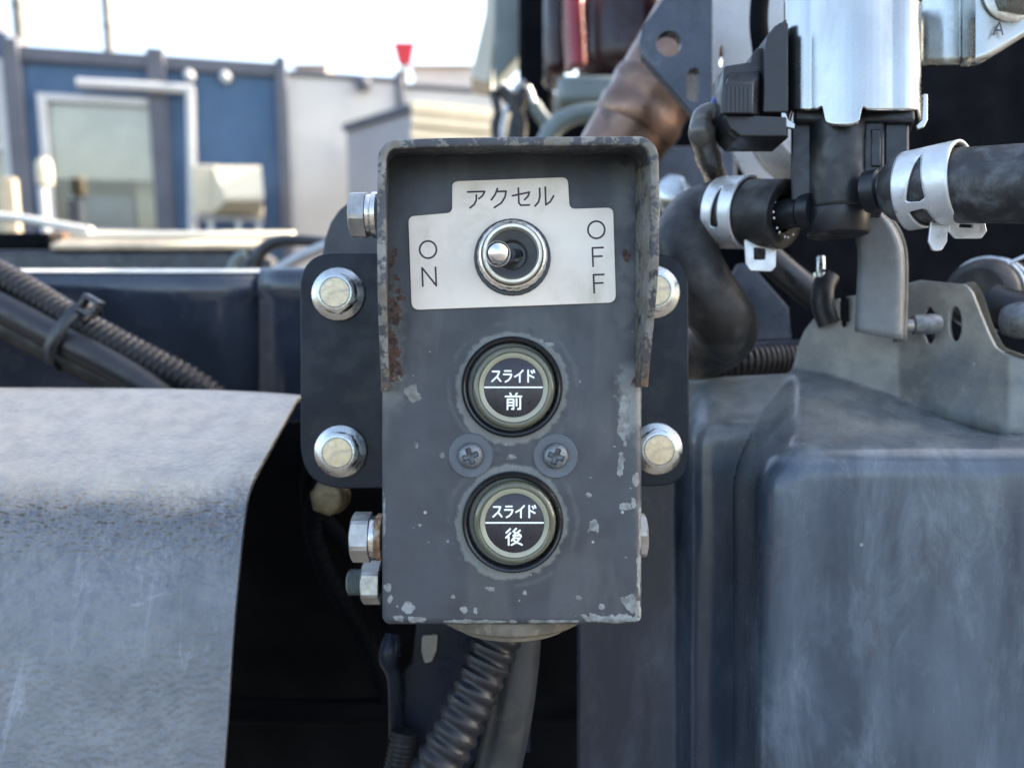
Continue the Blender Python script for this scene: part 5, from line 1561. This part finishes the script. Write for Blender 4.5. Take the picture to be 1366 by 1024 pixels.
for i in range(25):
    t = math.pi * (.95 + .75 * i / 24)
    cx_, cy_ = 1088, 168
    rows.append([L(cx_ + r_ * math.cos(t), cy_ - r_ * .95 * math.sin(t), .31 + .012 * ((r_ - 45) / 45.) ** 2) for r_ in (48, 56, 66, 76, 86, 92)])
mb.grid(rows); tag(build(mb, 'curved_duct', M_palepanel, smooth=180, solid=.002), 'grey curved duct wall below the wire connector', 'duct')
mb = MB(); rows = []
o = [Vector(p) for p in [(985, 352), (1000, 350), (1030, 385), (1052, 410), (1056, 452), (930, 456), (960, 400)]]
bl = plate('tie_plate', o, .36, .004, M_blueplate, bevel=.0005); tag(bl, 'blue black tie plate seen between elbow hose and flange', 'bracket')
mb = MB(); mb.sweep([L(1010, 330, .33), L(1050, 365, .33), L(1090, 398, .33)], 20 * K(.33), 16, flat=TOCAM, flat_k=.5)
tag(build(mb, 'strut', M_chassis), 'black strut running down to the harness clip', 'strut')
# hose ends low right
h3 = thing('coolant_hose', 'dark hose end with double wire clamp behind the flange corner', 'hose', L(1310, 400, .33))
mb = MB(); c = L(1308, 392, .318); a3 = Vector((.80, .6, .05)).normalized()
mb.lathe([(20 * K(.32), -.004), (34 * K(.32), -.004), (45 * K(.32), -.001), (46 * K(.32), .001), (46 * K(.32), .05)], c, a3, 40); build(mb, 'hose', M_rubber, h3, smooth=40)
for s in (.004, .010):
    mb = MB(); cc = c + a3 * s; u = Vector((0, 0, 1)); u = (u - a3 * u.dot(a3)).normalized(); w = a3.cross(u)
    mb.sweep([cc + (u * math.cos(t) + w * math.sin(t)) * 48 * K(.32) for t in [2 * math.pi * i / 40 for i in range(41)]], 2.4 * K(.32), 10); build(mb, 'wire_clamp', M_clamp, h3)
mb = MB(); mb.sweep([L(1344, 352, .30), L(1372, 340, .297)], 2.6 * K(.3), 10); build(mb, 'clamp_tail', M_clamp, h3)
mb = MB(); mb.sweep(catmull([L(1318, 402, .300), L(1340, 412, .296), L(1370, 420, .292), L(1440, 430, .285)], 8), lambda s: (26 + 6 * s) * K(.296), 28)
tag(build(mb, 'rubber_hose', M_black_plastic, smooth=60), 'black moulded hose bending behind the flange corner', 'hose')
mb = MB(); mb.lathe([(10 * K(.28), 0), (20 * K(.28), .001), (25 * K(.28), .005), (25 * K(.28), .03)], L(1338, 428, .283), (.9, -.1, .02), 32)
tag(build(mb, 'pipe_stub', M_screw, smooth=60), 'grey rounded pipe stub beside the moulded hose', 'pipe')

# lamp, mirror bits and clutter at the top
rl = thing('tail_lamp', 'dark maroon lamp body with its bright red highlight built as a strip', 'lamp', L(810, 100, .75))
mb = MB(); mb.sweep(catmull([L(768, -40, .74), L(767, 10, .74), L(769, 50, .74), L(771, 88, .74)], 8), lambda s: 12.5 * K(.74), 20); build(mb, 'lens', M_red, rl)  # strip of brighter red draws the lamp's highlight
mb = MB(); mb.box(L(778, -60, .75), L(900, 98, .75) + Vector((0, .1, 0))); build(mb, 'body', M_maroon, rl, bevel=.03, bseg=5)
mb = MB(); mb.box(L(728, -60, .77), L(757, 95, .77) + Vector((0, .06, 0))); build(mb, 'bezel', M_maroon, rl, bevel=.008)
mb = MB(); mb.sweep(catmull([L(757, -40, .765), L(756, 40, .765), L(760, 96, .765)], 6), 6 * K(.76), 14); build(mb, 'trim', M_copper, rl)
gg = thing('wheel_chock_housing', 'grey green housing below the maroon lamp', 'housing', L(790, 150, .72))
mb = MB(); mb.box(L(744, 98, .72), L(840, 136, .72) + Vector((0, .08, 0))); build(mb, 'case', M_greygreen, gg, bevel=.006)
mb = MB(); mb.sweep(catmull([L(722, 200, .68), L(742, 168, .68), L(775, 152, .68), L(840, 150, .68)], 8), 13 * K(.68), 18); build(mb, 'pipe', M_greygreen, gg)
mb = MB(); mb.box(L(736, 160, .73), L(850, 210, .73) + Vector((0, .05, 0))); build(mb, 'skirt', M_dark, gg, bevel=.004)
ml = thing('work_lamp', 'cream work lamp box with slanted foot hanging on a dark post', 'lamp', L(660, 112, 1.1))
mb = MB()
fr_ = [(668, -40), (659, 62), (655, 112), (626, 104), (646, 20), (650, -40)]
vs = [L(x, y, 1.1) for x, y in fr_] + [L(x, y, 1.1) + Vector((0, .06, 0)) for x, y in fr_]
nf = len(fr_)
mb.add(vs, [tuple(range(nf)), tuple(range(2 * nf - 1, nf - 1, -1))] + [(i, (i + 1) % nf, nf + (i + 1) % nf, nf + i) for i in range(nf)])
build(mb, 'body', M_cream, ml, bevel=.003)
mb = MB()
fr_ = [(660, -40), (703, -40), (703, 62), (688, 80), (658, 110), (659, 62)]
vs = [L(x, y, 1.085) for x, y in fr_] + [L(x, y, 1.085) + Vector((0, .05, 0)) for x, y in fr_]; nf = len(fr_)
mb.add(vs, [tuple(range(nf)), tuple(range(2 * nf - 1, nf - 1, -1))] + [(i, (i + 1) % nf, nf + (i + 1) % nf, nf + i) for i in range(nf)])
build(mb, 'side_cover', M_greygreen, ml, bevel=.003)
mb = MB(); mb.box(L(692, -60, 1.0), L(740, 190, 1.0) + Vector((0, .05, 0)))
tag(build(mb, 'cab_post', M_dark, bevel=.008), 'black upright post between cream lamp and maroon lamp', 'post')
wl_ = thing('wiring_bundle', 'tangle of black hoses and a silver rod at the foot of the black post', 'wiring', L(690, 185, .9))
for a, r_, m_ in (([(658, 122), (664, 150), (660, 172), (668, 210)], 6, M_rubber), ([(668, 118), (684, 138), (694, 165), (690, 210)], 9, M_rubber), ([(700, 120), (690, 150), (684, 180), (686, 210)], 8, M_black_plastic), ([(668, 112), (680, 128), (700, 110)], 6, M_zinc_dull), ([(704, 116), (716, 146), (728, 176), (734, 210)], 4, M_clamp), ([(690, 112), (672, 158), (668, 200)], 4, M_clamp), ([(712, 140), (724, 158), (738, 172)], 9, M_greygreen)):
    mb = MB(); mb.sweep(catmull([L(x, y, .9) for x, y in a], 8), r_ * K(.9), 14); build(mb, 'hose' if m_ not in (M_clamp, M_zinc_dull) else 'rod', m_, wl_)

# ================================================================== cab wall and engine bay behind
cw = thing('cab_back_wall', 'black cab back wall closing the dark bay, extended unseen to block the sun', 'truck cab', Vector((1.1, .52, -.6)))
mb = MB(); mb.box(Vector((.17, .50, -.75)), Vector((2.3, .56, 1.9))); build(mb, 'panel', M_dark, cw, bevel=.01)  # runs far out of view to keep the sun off the near parts
mb = MB(); mb.box(L(884, 150, .545), Vector((.168, .555, -.70))); build(mb, 'lower_panel', M_dark, cw, bevel=.004)  # added near-black panel filling in the shade of the bay
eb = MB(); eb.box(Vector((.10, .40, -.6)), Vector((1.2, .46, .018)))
tag(build(eb, 'engine_shroud', M_dark, bevel=.01), 'near-black engine shroud in the dark behind tank cover and hoses', 'shroud')
